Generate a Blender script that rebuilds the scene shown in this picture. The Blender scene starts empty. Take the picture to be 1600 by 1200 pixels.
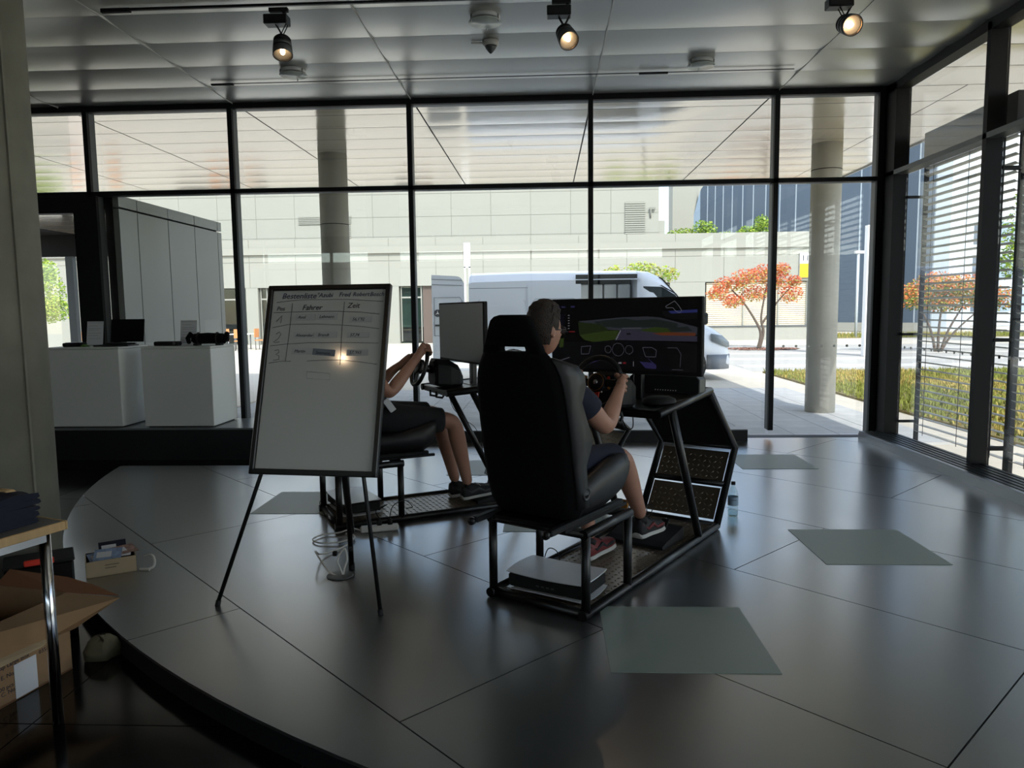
import bpy, bmesh, math, random
from mathutils import Vector, Matrix
random.seed(7)
C = bpy.context.scene.collection
D = bpy.data
SC = bpy.context.scene
PI = math.pi
R = math.radians

# ---------------------------------------------------------------- camera, sky, sun, exposure
YAW, PITCH, ROLL = 0.0460494, 0.0987381, 0.0119139
def camera():
    fwd = Vector((-math.sin(YAW)*math.cos(PITCH), math.cos(YAW)*math.cos(PITCH), -math.sin(PITCH)))
    right = Vector((math.cos(YAW), math.sin(YAW), 0))
    down = fwd.cross(right)
    r2 = right*math.cos(ROLL) + down*math.sin(ROLL)
    d2 = -right*math.sin(ROLL) + down*math.cos(ROLL)
    m = Matrix((r2, -d2, -fwd)).transposed().to_4x4()
    m.translation = (0, 0, 1.55)
    cd = D.cameras.new('camera'); cd.sensor_width = 36; cd.lens = 1149.975/1600*36
    cd.clip_start = 0.05; cd.clip_end = 500
    o = D.objects.new('camera', cd); C.objects.link(o); o.matrix_world = m
    SC.camera = o
camera()

SUN_DIR = Vector((-0.376, 1.09, -1.0)).normalized()      # the way the light travels
W = D.worlds.new('sky'); SC.world = W; W.use_nodes = True
nt = W.node_tree; nt.nodes.clear()
out = nt.nodes.new('ShaderNodeOutputWorld'); bg = nt.nodes.new('ShaderNodeBackground')
sky = nt.nodes.new('ShaderNodeTexSky'); sky.sky_type = 'NISHITA'; sky.sun_disc = False
sky.sun_elevation = math.asin(-SUN_DIR.z); sky.sun_rotation = math.atan2(-SUN_DIR.x, -SUN_DIR.y)
sky.air_density = 1.0; sky.dust_density = 0.5; sky.ozone_density = 1.0
# scattered cumulus over the whole sky
tc = nt.nodes.new('ShaderNodeTexCoord'); nz = nt.nodes.new('ShaderNodeTexNoise')
nz.inputs['Scale'].default_value = 3.2; nz.inputs['Detail'].default_value = 7
rp = nt.nodes.new('ShaderNodeValToRGB'); rp.color_ramp.elements[0].position = .47; rp.color_ramp.elements[1].position = .64
mx = nt.nodes.new('ShaderNodeMix'); mx.data_type = 'RGBA'
nt.links.new(tc.outputs['Generated'], nz.inputs['Vector']); nt.links.new(nz.outputs['Fac'], rp.inputs['Fac'])
nt.links.new(rp.outputs['Color'], mx.inputs[0]); nt.links.new(sky.outputs['Color'], mx.inputs[6])
mx.inputs[7].default_value = (7.6, 7.5, 7.3, 1)
nt.links.new(mx.outputs[2], bg.inputs['Color']); nt.links.new(bg.outputs['Background'], out.inputs['Surface'])
bg.inputs['Strength'].default_value = 0.20

sl = D.lights.new('sun', 'SUN'); sl.energy = 2.3; sl.angle = R(0.53); sl.color = (1.0, .955, .88)
so = D.objects.new('sun', sl); C.objects.link(so); so.location = (10, -20, 30)
so.rotation_euler = SUN_DIR.to_track_quat('-Z', 'Y').to_euler()

SC.view_settings.view_transform = 'Standard'; SC.view_settings.look = 'None'
SC.view_settings.exposure = 1.05; SC.view_settings.gamma = 1.0; SC.view_settings.use_curve_mapping = False
SC.cycles.max_bounces = 10; SC.cycles.diffuse_bounces = 5; SC.cycles.glossy_bounces = 5
SC.cycles.transparent_max_bounces = 16; SC.cycles.transmission_bounces = 6

# ---------------------------------------------------------------- materials
def lin(c):
    return tuple((x/12.92 if x <= .04045 else ((x+.055)/1.055)**2.4) for x in [v/255 for v in c])
def mat(name, rgb, rough=.5, metal=0., spec=.5, var=0., vscale=6., bump=0., bscale=40., stretch=None, emit=0., rvar=0., coat=0.):
    m = D.materials.new(name); m.use_nodes = True; t = m.node_tree; b = t.nodes['Principled BSDF']
    c = lin(rgb)
    b.inputs['Base Color'].default_value = (*c, 1); b.inputs['Roughness'].default_value = rough
    b.inputs['Metallic'].default_value = metal; b.inputs['Specular IOR Level'].default_value = spec
    if coat: b.inputs['Coat Weight'].default_value = min(1, coat); b.inputs['Coat Roughness'].default_value = .06 if coat < 1 else .30; b.inputs['Coat IOR'].default_value = 1.5 if coat < 1 else coat
    if var or bump or rvar:
        tcn = t.nodes.new('ShaderNodeTexCoord'); mp = t.nodes.new('ShaderNodeMapping')
        t.links.new(tcn.outputs['Object'], mp.inputs['Vector'])
        if stretch: mp.inputs['Scale'].default_value = stretch
    if var or rvar:
        n = t.nodes.new('ShaderNodeTexNoise'); n.inputs['Scale'].default_value = vscale; n.inputs['Detail'].default_value = 5
        t.links.new(mp.outputs['Vector'], n.inputs['Vector'])
        if var:
            r = t.nodes.new('ShaderNodeValToRGB'); r.color_ramp.elements[0].position = .3; r.color_ramp.elements[1].position = .7
            r.color_ramp.elements[0].color = (*[max(0, x*(1-var)) for x in c], 1)
            r.color_ramp.elements[1].color = (*[min(1, x*(1+var)) for x in c], 1)
            t.links.new(n.outputs['Fac'], r.inputs['Fac']); t.links.new(r.outputs['Color'], b.inputs['Base Color'])
        if rvar:
            mr = t.nodes.new('ShaderNodeMapRange'); mr.inputs[3].default_value = max(.02, rough-rvar); mr.inputs[4].default_value = rough+rvar
            t.links.new(n.outputs['Fac'], mr.inputs[0]); t.links.new(mr.outputs[0], b.inputs['Roughness'])
    if bump:
        n2 = t.nodes.new('ShaderNodeTexNoise'); n2.inputs['Scale'].default_value = bscale; n2.inputs['Detail'].default_value = 4
        t.links.new(mp.outputs['Vector'], n2.inputs['Vector'])
        bp = t.nodes.new('ShaderNodeBump'); bp.inputs['Strength'].default_value = bump; bp.inputs['Distance'].default_value = .02
        t.links.new(n2.outputs['Fac'], bp.inputs['Height']); t.links.new(bp.outputs['Normal'], b.inputs['Normal'])
    if emit:
        b.inputs['Emission Color'].default_value = (*c, 1); b.inputs['Emission Strength'].default_value = emit
    return m
def glass_mat(name, tint=(1, 1, 1), ior=1.52, boost=0.):
    m = D.materials.new(name); m.use_nodes = True; t = m.node_tree; t.nodes.clear()
    o = t.nodes.new('ShaderNodeOutputMaterial'); mxs = t.nodes.new('ShaderNodeMixShader')
    tr = t.nodes.new('ShaderNodeBsdfTransparent'); tr.inputs['Color'].default_value = (*tint, 1)
    gl = t.nodes.new('ShaderNodeBsdfGlossy'); gl.inputs['Roughness'].default_value = 0.0
    fr = t.nodes.new('ShaderNodeFresnel'); ge = t.nodes.new('ShaderNodeNewGeometry'); mr = t.nodes.new('ShaderNodeMapRange')
    mr.inputs[3].default_value = ior; mr.inputs[4].default_value = 1/ior        # thin pane: same reflectance from both of its faces
    t.links.new(ge.outputs['Backfacing'], mr.inputs[0]); t.links.new(mr.outputs[0], fr.inputs['IOR'])
    t.links.new(fr.outputs[0], mxs.inputs[0])
    t.links.new(tr.outputs[0], mxs.inputs[1]); t.links.new(gl.outputs[0], mxs.inputs[2]); t.links.new(mxs.outputs[0], o.inputs['Surface'])
    return m

M_frame   = mat('anthracite_frame', (24, 25, 27), .55, 0, .25)
M_frameg  = mat('grey_frame_flank', (96, 100, 102), .45, .5)
M_black   = mat('black_paint', (15, 15, 16), .32)
M_matblk  = mat('matt_black', (10, 10, 11), .75)
M_leather = mat('black_leather', (22, 22, 24), .45, bump=.04, bscale=260)
M_fabric  = mat('black_fabric', (9, 9, 11), .95, spec=.2)
M_ceil    = mat('ceiling_metal', (206, 206, 200), .31, .65, bump=.02, bscale=3)
M_soffit  = mat('soffit_metal', (236, 226, 208), .12, .4, bump=.16, bscale=.9, stretch=(1, 2.2, 1))
M_gap     = mat('joint_dark', (18, 18, 18), .8)
M_joint   = mat('joint_light', (222, 222, 216), .5)
M_slab    = mat('podium_slab', (60, 62, 62), .23, 0, 1.0, var=.10, vscale=2.5, rvar=.06, bump=.02, bscale=14, stretch=(1, 1, 1), coat=2.6)
M_riser   = mat('podium_riser', (10, 10, 14), .6)
M_inlay   = mat('glass_floor_inlay', (142, 152, 141), .42, 0, .5)
M_hall    = mat('polished_granite', (13, 13, 14), .12, 0, .5, var=.5, vscale=160)
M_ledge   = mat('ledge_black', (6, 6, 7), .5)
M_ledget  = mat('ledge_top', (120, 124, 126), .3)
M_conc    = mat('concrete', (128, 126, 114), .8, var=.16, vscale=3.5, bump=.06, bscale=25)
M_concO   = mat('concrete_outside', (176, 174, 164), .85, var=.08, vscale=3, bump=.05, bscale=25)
M_wall    = mat('hall_wall', (70, 70, 68), .8)
M_counter = mat('counter_white', (232, 233, 229), .45)
M_alu     = mat('brushed_aluminium', (132, 135, 138), .34, .9)
M_grille  = mat('grille_dark', (70, 72, 74), .4, .7)
M_glass   = glass_mat('window_glass', (.97, .985, .975), 1.62)
M_pave    = mat('paver', (184, 185, 186), .85, var=.08, vscale=3)
M_ground  = mat('plaza_paving', (204, 196, 182), .85, var=.05, vscale=2)
M_band    = mat('pale_band_tone', (200, 197, 190), .85)
M_road    = mat('road', (176, 173, 167), .9, var=.06, vscale=3)
M_grass   = mat('grass_blades', (132, 138, 62), .9, var=.35, vscale=9)
M_grass2  = mat('dry_grass', (176, 158, 86), .9, var=.25, vscale=9)
M_soil    = mat('soil', (128, 116, 72), .95, var=.2, vscale=12)
M_white   = mat('facade_white', (152, 152, 143), .7, var=.015, vscale=.8)
M_whitej  = mat('facade_joint', (132, 132, 124), .8)
M_blue    = mat('facade_slate_blue', (84, 97, 112), .5, .1)
M_blue2   = mat('facade_pale_blue', (150, 168, 186), .6)
M_pale    = mat('pale_strip', (196, 206, 214), .5)
M_tint    = glass_mat('shop_glass', (.35, .45, .42), 1.6)
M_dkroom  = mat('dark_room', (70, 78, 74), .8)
M_blindb  = mat('beige_blind', (214, 204, 182), .7)
M_plinth  = mat('plinth_grey', (158, 158, 150), .8)
M_wood    = mat('brown_door', (92, 78, 70), .7)
M_yellow  = mat('sign_yellow', (246, 196, 20), .5)
M_signw   = mat('sign_white', (232, 232, 232), .5)
M_ink     = mat('ink_dark', (40, 42, 56), .6)
M_inkb    = mat('ink_blue', (44, 48, 84), .6)
M_board   = mat('whiteboard_enamel', (196, 197, 193), .085, 0, .6)
M_magnet  = mat('magnet_strip', (180, 182, 182), .5)
M_van     = mat('van_white', (222, 228, 236), .32, 0, .5, coat=.4)
M_vanline = mat('van_seam', (118, 126, 136), .5)
M_vanglass= mat('van_glass', (40, 48, 52), .08)
M_rubber  = mat('rubber', (26, 26, 27), .8)
M_lampg   = mat('headlamp', (150, 160, 168), .15)
M_steel   = mat('chrome', (200, 200, 202), .14, 1.)
M_clad    = mat('entrance_cladding', (150, 152, 149), .36, .4)
M_skin    = mat('skin', (168, 124, 104), .55, var=.06, vscale=14)
M_hair    = mat('hair_brown', (48, 38, 32), .7, var=.3, vscale=60, bump=.5, bscale=160)
M_navy    = mat('navy_cotton', (26, 30, 48), .9, bump=.15, bscale=60)
M_shirtg  = mat('grey_cotton', (58, 62, 66), .9, bump=.15, bscale=60)
M_short   = mat('black_cotton', (28, 29, 32), .9, bump=.2, bscale=50)
M_tread   = mat('tread_plate', (124, 112, 96), .36, .65)
M_consW   = mat('console_white', (214, 216, 218), .28)
M_plast   = mat('white_plastic', (206, 204, 198), .45)
M_cardb   = mat('cardboard', (150, 120, 88), .85, var=.07, vscale=9)
M_cardin  = mat('cardboard_inside', (132, 88, 60), .9)
M_cardp   = mat('card_pale', (176, 158, 128), .8)
M_oak     = mat('table_oak', (190, 158, 112), .5, var=.08, vscale=8, stretch=(1, 8, 1))
M_tabtop  = mat('table_grey', (112, 112, 108), .5)
M_paper   = mat('paper', (216, 218, 222), .7)
M_paperb  = mat('brochure_blue', (134, 156, 190), .6, var=.3, vscale=30)
M_paperm  = mat('brochure_photo', (150, 120, 112), .6, var=.5, vscale=26)
M_bag     = mat('olive_bag', (96, 90, 70), .85, bump=.5, bscale=12)
M_red     = mat('red_plastic', (206, 52, 34), .5)
M_redsh   = mat('shoe_red', (104, 30, 32), .6)
M_shoe    = mat('shoe_black', (26, 25, 27), .7)
M_shoeg   = mat('shoe_grey', (66, 68, 70), .7)
M_sole    = mat('shoe_sole', (188, 186, 180), .7)
M_gold    = mat('gold_anodised', (176, 120, 56), .45, .7)
M_green   = mat('leaf_green', (116, 148, 46), .6)
M_green2  = mat('leaf_dark', (70, 104, 40), .6)
M_lime    = mat('leaf_lime', (170, 190, 70), .6)
M_red1    = mat('leaf_red', (206, 92, 58), .6)
M_red2    = mat('leaf_orange', (222, 132, 78), .6)
M_olive   = mat('leaf_olive', (168, 160, 70), .6)
M_bark    = mat('bark', (96, 84, 74), .9)
M_opal    = mat('opal_glass', (196, 204, 198), .25)
M_lampon  = mat('lamp_filament', (255, 206, 150), .3, emit=14.0)
M_refl    = mat('lamp_reflector', (210, 180, 150), .2, .9)
M_blade   = mat('blind_slat', (214, 212, 205), .45, .1)
M_water   = glass_mat('bottle_plastic', (.80, .87, .88), 1.6)
M_label   = mat('bottle_label', (150, 172, 190), .5)
M_orange  = mat('chair_orange', (204, 138, 84), .6)
M_dot     = mat('glass_dot', (238, 238, 234), .6)
M_lens    = glass_mat('spectacle_lens', (.8, .86, .9), 1.9)

# ---------------------------------------------------------------- mesh helpers
class MB:
    def __init__(s): s.v = []; s.f = []; s.m = []; s.s = []
    def add(s, V, F, m=0, sm=False):
        o = len(s.v); s.v += [tuple(p) for p in V]
        for f in F: s.f.append([i+o for i in f]); s.m.append(m); s.s.append(sm)
        return s
    def box(s, c, d, rot=None, m=0, bev=0.):
        h = [x/2 for x in d]; bev = min(bev, *[x*.49 for x in h])
        if bev <= 0:
            V = [(sx*h[0], sy*h[1], sz*h[2]) for sx in (-1, 1) for sy in (-1, 1) for sz in (-1, 1)]
            F = [(0, 1, 3, 2), (4, 6, 7, 5), (0, 4, 5, 1), (2, 3, 7, 6), (0, 2, 6, 4), (1, 5, 7, 3)]
        else:
            V = []; idx = {}
            for sx in (-1, 1):
                for sy in (-1, 1):
                    for sz in (-1, 1):
                        for a in range(3):
                            p = [sx*(h[0]-bev), sy*(h[1]-bev), sz*(h[2]-bev)]; p[a] = (sx, sy, sz)[a]*h[a]
                            idx[(sx, sy, sz, a)] = len(V); V.append(tuple(p))
            F = []
            for a in range(3):
                b, c2 = [k for k in range(3) if k != a]
                for sa in (-1, 1):
                    q = []
                    for sb, s2 in ((-1, -1), (1, -1), (1, 1), (-1, 1)):
                        k = [0, 0, 0]; k[a] = sa; k[b] = sb; k[c2] = s2; q.append(idx[(*k, a)])
                    F.append(q)
                for sb in (-1, 1):
                    for s2 in (-1, 1):
                        k0 = [0, 0, 0]; k0[a] = -1; k0[b] = sb; k0[c2] = s2; k1 = list(k0); k1[a] = 1
                        F.append((idx[(*k0, b)], idx[(*k1, b)], idx[(*k1, c2)], idx[(*k0, c2)]))
            for sx in (-1, 1):
                for sy in (-1, 1):
                    for sz in (-1, 1): F.append([idx[(sx, sy, sz, a)] for a in range(3)])
        M = rot if rot is not None else Matrix.Identity(3); c = Vector(c)
        return s.add([M @ Vector(p) + c for p in V], F, m)
    def tube(s, pts, r, n=8, m=0, closed=False, flat=1.):
        pts = [Vector(p) for p in pts]; k = len(pts); rs = r if isinstance(r, (list, tuple)) else [r]*k
        V = []; up = None
        for i, p in enumerate(pts):
            if closed: t = pts[(i+1) % k]-pts[i-1]
            else: t = pts[min(i+1, k-1)]-pts[max(i-1, 0)]
            t.normalize()
            if up is None: up = Vector((0, 0, 1)) if abs(t.z) < .9 else Vector((0, 1, 0))
            a = t.cross(up)
            if a.length < 1e-4: a = t.cross(Vector((1, .3, 0)))
            a.normalize(); b = a.cross(t).normalized(); up = b
            for j in range(n):
                q = 2*PI*(j+.5)/n; V.append(p + a*math.cos(q)*rs[i] + b*math.sin(q)*rs[i]*flat)
        F = []
        for i in range(k if closed else k-1):
            i2 = (i+1) % k
            for j in range(n): F.append((i*n+j, i*n+(j+1) % n, i2*n+(j+1) % n, i2*n+j))
        s.add(V, F, m, True)
        if not closed:
            o = len(s.v)-k*n
            s.f.append([o+j for j in range(n)][::-1]); s.m.append(m); s.s.append(False)
            s.f.append([o+(k-1)*n+j for j in range(n)]); s.m.append(m); s.s.append(False)
        return s
    def lathe(s, prof, n=20, c=(0, 0, 0), M=None, m=0, sm=True, cap=True):
        V = []; F = []; k = len(prof); c = Vector(c)
        for r, z in prof:
            for j in range(n):
                q = 2*PI*j/n; p = Vector((r*math.cos(q), r*math.sin(q), z)); V.append((M @ p if M is not None else p)+c)
        for i in range(k-1):
            for j in range(n): F.append((i*n+j, i*n+(j+1) % n, (i+1)*n+(j+1) % n, (i+1)*n+j))
        s.add(V, F, m, sm); o = len(s.v)-k*n
        if not cap: return s
        if prof[0][0] > 1e-5: s.f.append([o+j for j in range(n)][::-1]); s.m.append(m); s.s.append(False)
        if prof[-1][0] > 1e-5: s.f.append([o+(k-1)*n+j for j in range(n)]); s.m.append(m); s.s.append(False)
        return s
    def prism(s, poly, z0, z1, M=None, c=(0, 0, 0), m=0):
        n = len(poly); c = Vector(c)
        V = [Vector((x, y, z0)) for x, y in poly] + [Vector((x, y, z1)) for x, y in poly]
        if M is not None: V = [M @ p for p in V]
        return s.add([p+c for p in V], [list(range(n))[::-1], list(range(n, 2*n))] + [(i, (i+1) % n, n+(i+1) % n, n+i) for i in range(n)], m)
    def loft(s, rings, m=0, sm=True, caps=True, skip=()):
        n = len(rings[0]); V = [p for r in rings for p in r]; F = []
        for i in range(len(rings)-1):
            for j in range(n):
                if (i, j) in skip: continue
                F.append((i*n+j, i*n+(j+1) % n, (i+1)*n+(j+1) % n, (i+1)*n+j))
        s.add(V, F, m, sm); o = len(s.v)-len(V)
        if caps:
            s.f.append([o+j for j in range(n)][::-1]); s.m.append(m); s.s.append(False)
            s.f.append([o+len(V)-n+j for j in range(n)]); s.m.append(m); s.s.append(False)
        return s
    def ball(s, c, r, m=0, n=12, k=8, M=None):
        rx, ry, rz = r if isinstance(r, (tuple, list)) else (r, r, r); c = Vector(c); V = []; F = []
        for i in range(1, k):
            a = PI*i/k
            for j in range(n):
                q = 2*PI*j/n; p = Vector((rx*math.sin(a)*math.cos(q), ry*math.sin(a)*math.sin(q), rz*math.cos(a))); V.append((M @ p if M is not None else p)+c)
        V.append((M @ Vector((0, 0, rz)) if M is not None else Vector((0, 0, rz)))+c); V.append((M @ Vector((0, 0, -rz)) if M is not None else Vector((0, 0, -rz)))+c)
        for i in range(k-2):
            for j in range(n): F.append((i*n+j, (i+1)*n+j, (i+1)*n+(j+1) % n, i*n+(j+1) % n))
        t = (k-1)*n
        for j in range(n): F.append((t, j, (j+1) % n)); F.append((t+1, (k-2)*n+(j+1) % n, (k-2)*n+j))
        return s.add(V, F, m, True)
    def mesh(s, name, mats):
        me = D.meshes.new(name); me.from_pydata(s.v, [], s.f)
        for mm in (mats if isinstance(mats, (list, tuple)) else [mats]): me.materials.append(mm)
        me.polygons.foreach_set('material_index', s.m); me.polygons.foreach_set('use_smooth', s.s)
        b = bmesh.new(); b.from_mesh(me); bmesh.ops.recalc_face_normals(b, faces=b.faces); b.to_mesh(me); b.free()
        me.update(); return me
    def build(s, name, mats, parent=None, loc=(0, 0, 0), rot=(0, 0, 0)):
        return inst(s.mesh(name, mats), name, parent, loc, rot)
def inst(me, name, parent=None, loc=(0, 0, 0), rot=(0, 0, 0)):
    o = D.objects.new(name, me); C.objects.link(o); o.location = loc; o.rotation_euler = rot
    if parent is not None: o.parent = parent
    return o
def tag(o, label=None, cat=None, group=None, kind=None):
    if label: o['label'] = label
    if cat: o['category'] = cat
    if group: o['group'] = group
    if kind: o['kind'] = kind
    return o
def empty(name, loc=(0, 0, 0), rz=0., label=None, cat=None, group=None, kind=None, parent=None):
    o = D.objects.new(name, None); o.empty_display_size = .1; C.objects.link(o); o.location = loc; o.rotation_euler = (0, 0, rz)
    if parent is not None: o.parent = parent
    return tag(o, label, cat, group, kind)
def B(c, d, rot=None, bev=0.): return MB().box(c, d, rot, 0, bev)
def BX(x0, x1, y0, y1, z0, z1, bev=0.): return MB().box(((x0+x1)/2, (y0+y1)/2, (z0+z1)/2), (abs(x1-x0), abs(y1-y0), abs(z1-z0)), None, 0, bev)
def axes(x, y, z): return Matrix((Vector(x), Vector(y), Vector(z))).transposed()
def dirM(d, up=(0, 0, 1)):                      # local z along d
    z = Vector(d).normalized(); u = Vector(up)
    if abs(z.dot(u)) > .98: u = Vector((0, 1, 0))
    x = u.cross(z).normalized(); y = z.cross(x); return axes(x, y, z)
def copy_tree(o, parent=None):
    c = o.copy(); C.objects.link(c); c.parent = parent
    for ch in list(o.children): copy_tree(ch, c)
    return c
FONTS = {}
def text_mesh(txt, size, ext=.0006, shear=0., align='LEFT'):
    cu = D.curves.new('txt', 'FONT'); cu.body = txt; cu.size = size; cu.extrude = ext; cu.shear = shear; cu.align_x = align; cu.resolution_u = 2
    ob = D.objects.new('txt', cu); C.objects.link(ob)
    dg = bpy.context.evaluated_depsgraph_get(); me = D.meshes.new_from_object(ob.evaluated_get(dg))
    D.objects.remove(ob); D.curves.remove(cu); return me
def text(name, txt, size, m, parent, loc, M, shear=0., align='LEFT'):
    me = text_mesh(txt, size, shear=shear, align=align); me.transform(M.to_4x4()); me.materials.clear(); me.materials.append(m)
    for p in me.polygons: p.material_index = 0
    return inst(me, name, parent, loc)
def smooth_path(pts, n=6):
    P = [Vector(p) for p in pts]; out = []
    for i in range(len(P)-1):
        p0 = P[max(i-1, 0)]; p1 = P[i]; p2 = P[i+1]; p3 = P[min(i+2, len(P)-1)]
        for k in range(n):
            t = k/n; out.append(.5*((2*p1)+(p2-p0)*t+(2*p0-5*p1+4*p2-p3)*t*t+(3*p1-p0-3*p2+p3)*t**3))
    out.append(P[-1]); return out
def skin(V, E, rad, sub=1):
    """a limb graph (joints, bones, radii) grown into one smooth surface; returns vertices, faces"""
    me = D.meshes.new('sk'); me.from_pydata([tuple(v) for v in V], E, []); ob = D.objects.new('sk', me); C.objects.link(ob)
    ob.modifiers.new('s', 'SKIN'); sv = me.skin_vertices[0].data
    for i, r in enumerate(rad):
        sv[i].radius = r if isinstance(r, tuple) else (r, r); sv[i].use_root = (i == 0)
    if sub: mo = ob.modifiers.new('u', 'SUBSURF'); mo.levels = sub; mo.render_levels = sub
    dg = bpy.context.evaluated_depsgraph_get(); ev = D.meshes.new_from_object(ob.evaluated_get(dg))
    vs = [v.co.copy() for v in ev.vertices]; fs = [list(p.vertices) for p in ev.polygons]
    D.objects.remove(ob); D.meshes.remove(me); D.meshes.remove(ev); return vs, fs
def clip(poly, a, b, c):                         # keep a*x+b*y <= c
    o = []
    for i in range(len(poly)):
        p, q = poly[i], poly[(i+1) % len(poly)]; dp = a*p[0]+b*p[1]-c; dq = a*q[0]+b*q[1]-c
        if dp <= 0: o.append(p)
        if dp*dq < 0: t = dp/(dp-dq); o.append((p[0]+t*(q[0]-p[0]), p[1]+t*(q[1]-p[1])))
    return o

# ================================================================ THE ROOM
GZ = -0.10                                       # hall floor and plaza level; the podium top is z = 0
# ---- podium: round edge, slabs laid on the diagonal
podium = empty('floor', (0, 0, 0), kind='structure')
CX, CY, CR = 2.84, 8.93, 7.43
NC = 200
circ = [(CX+CR*math.cos(2*PI*i/NC), CY+CR*math.sin(2*PI*i/NC)) for i in range(NC)]
def clip_circle(poly):
    for i in range(NC):
        a = 2*PI*(i+.5)/NC; poly = clip(poly, math.cos(a), math.sin(a), CX*math.cos(a)+CY*math.sin(a)+CR*math.cos(PI/NC))
        if len(poly) < 3: return []
    return poly
XR, YB, NX, NY = 3.93, 8.90, -2.95, 7.33
def clip_room(p): return clip(clip(p, 1, 0, XR), 0, 1, YB)
body = clip_room(clip_circle([(-20, -20), (20, -20), (20, 20), (-20, 20)]))
pA = clip(body, 0, 1, NY); pB = clip(clip(body, 0, -1, -NY), -1, 0, -NX)
MB().prism(pA, GZ, -.014).prism(pB, GZ, -.014).build('podium_body', M_riser, podium)
S2 = math.sqrt(.5)
def slab_poly(u0, u1, v0, v1):                   # u = x+y, v = y-x
    return [((u-v)/2, (u+v)/2) for u, v in ((u0, v0), (u0, v1), (u1, v1), (u1, v0))]
g = .0045
for ri in range(-3, 8):
    u0 = .39+1.68*ri; off = 1.06 if ri % 2 == 0 else 3.2
    for k in range(-4, 5):
        v0 = off+4.26*k
        p = clip_room(clip_circle(slab_poly(u0+g, u0+1.68-g, v0+g, v0+4.26-g)))
        if len(p) < 3: continue
        touch = any(x < NX and y > NY for x, y in p) or (min(x for x, y in p) < NX and max(y for x, y in p) > NY)
        for q in ([clip(p, 0, 1, NY), clip(clip(p, 0, -1, -NY), -1, 0, -NX)] if touch else [p]):
            if len(q) < 3: continue
            ar = abs(sum(q[i][0]*q[(i+1) % len(q)][1]-q[(i+1) % len(q)][0]*q[i][1] for i in range(len(q))))/2
            if ar > .01: MB().prism(q, -.014, 0).build('floor_slab', M_slab, podium)
for x0, x1, y0, y1 in ((.27, .995, 3.04, 3.745), (1.69, 2.435, 4.408, 5.12), (1.9, 2.622, 7.104, 7.815), (-2.31, -1.6, 5.515, 6.207), (-.31, .41, 5.06, 5.78), (-.95, -.23, 6.85, 7.55)):
    MB().box(((x0+x1)/2, (y0+y1)/2, .0005), (x1-x0, y1-y0, .005)).build('glass_panel', M_inlay, podium)
# ---- dark polished hall floor round the podium
hall = BX(-9.6, 4.2, -7, 9.0, GZ-.12, GZ-.004).build('floor.001', M_wall); tag(hall, kind='structure')
ht = BX(-.597, .597, -.597, .597, -.012, 0).mesh('hall_tile', M_hall)
for i in range(-8, 4):
    for j in range(-6, 8):
        cx, cy = -2.10+1.2*i+.6, 2.755+1.2*(j-1)+.6-1.2
        if -9.6 < cx < 4.2 and cy < 9.0: inst(ht, 'hall_tile', hall, (cx, cy, GZ))
# ---- ceiling of metal panels, and the same roof outside as the canopy soffit
ROWY = [8.90-.655*i for i in range(24)]
COLX = [-10.08+2.13*i for i in range(7)]         # -10.08 ... 2.70
ceil = BX(-10.1, 4.08, -7, 8.9, 4.075, 4.40).build('ceiling', M_gap); tag(ceil, kind='structure')
def sag_panel(w, d, sag, name, m):
    n = 8; V = []; F = []
    for i in range(n+1):
        t = i/n; y = -d/2+d*t; z = -sag*(1-(2*t-1)**2)
        V += [(-w/2, y, z), (w/2, y, z)]
    F = [(2*i, 2*i+1, 2*i+3, 2*i+2) for i in range(n)]
    b = MB().add(V, F, 0, True); o = len(b.v)
    b.add([(-w/2, -d/2, .02), (w/2, -d/2, .02), (w/2, d/2, .02), (-w/2, d/2, .02)], [(3, 2, 1, 0)])
    return b.mesh(name, m)
cp = sag_panel(2.118, .650, .016, 'ceiling_panel', M_ceil)
cpr = sag_panel(1.20, .650, .016, 'ceiling_panel', M_ceil)
cst = BX(-.0045, .0045, -7.86, 7.86, -.017, .02).mesh('joint_strip', M_joint)
for x in COLX:
    last = x > 2.6
    for y in ROWY[:-1]:
        inst(cpr if last else cp, 'ceiling_panel', ceil, (x+(.606 if last else 1.065), y-.3275, 4.052))
    inst(cst, 'joint_strip', ceil, (x, 1.04, 4.05))
roof = MB().box((-9.13, 12.06, 4.235), (29.74, 6.28, .33)).box((4.91, 1.0, 4.235), (1.66, 15.8, .33)).build('canopy_roof', M_gap); tag(roof, kind='structure')
MB().box((-9.13, 15.17, 4.225), (29.74, .03, .39)).box((5.755, 4.1, 4.225), (.03, 22.1, .39)).build('fascia', M_alu, roof)
sp = sag_panel(2.11, .640, .003, 'soffit_panel', M_soffit); spr = sag_panel(.90, .640, .003, 'soffit_panel', M_soffit)
spw = sag_panel(1.66, .640, .003, 'soffit_panel', M_soffit)
for i in range(10):
    y = 9.2275+.655*(i)-.0
    if y+.33 > 15.3: break
    for k in range(-5, 8):
        x = -3.69+2.13*(k-2)
        if x > 4.9: continue
        if x < 4.7: inst(sp, 'soffit_panel', roof, (x+1.065, y, 4.055))
    inst(spr, 'soffit_panel', roof, (4.83+.455, y, 4.055))
for i in range(18): inst(spw, 'soffit_panel', roof, (4.91, 8.90-.655*i-.3275, 4.055))
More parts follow.
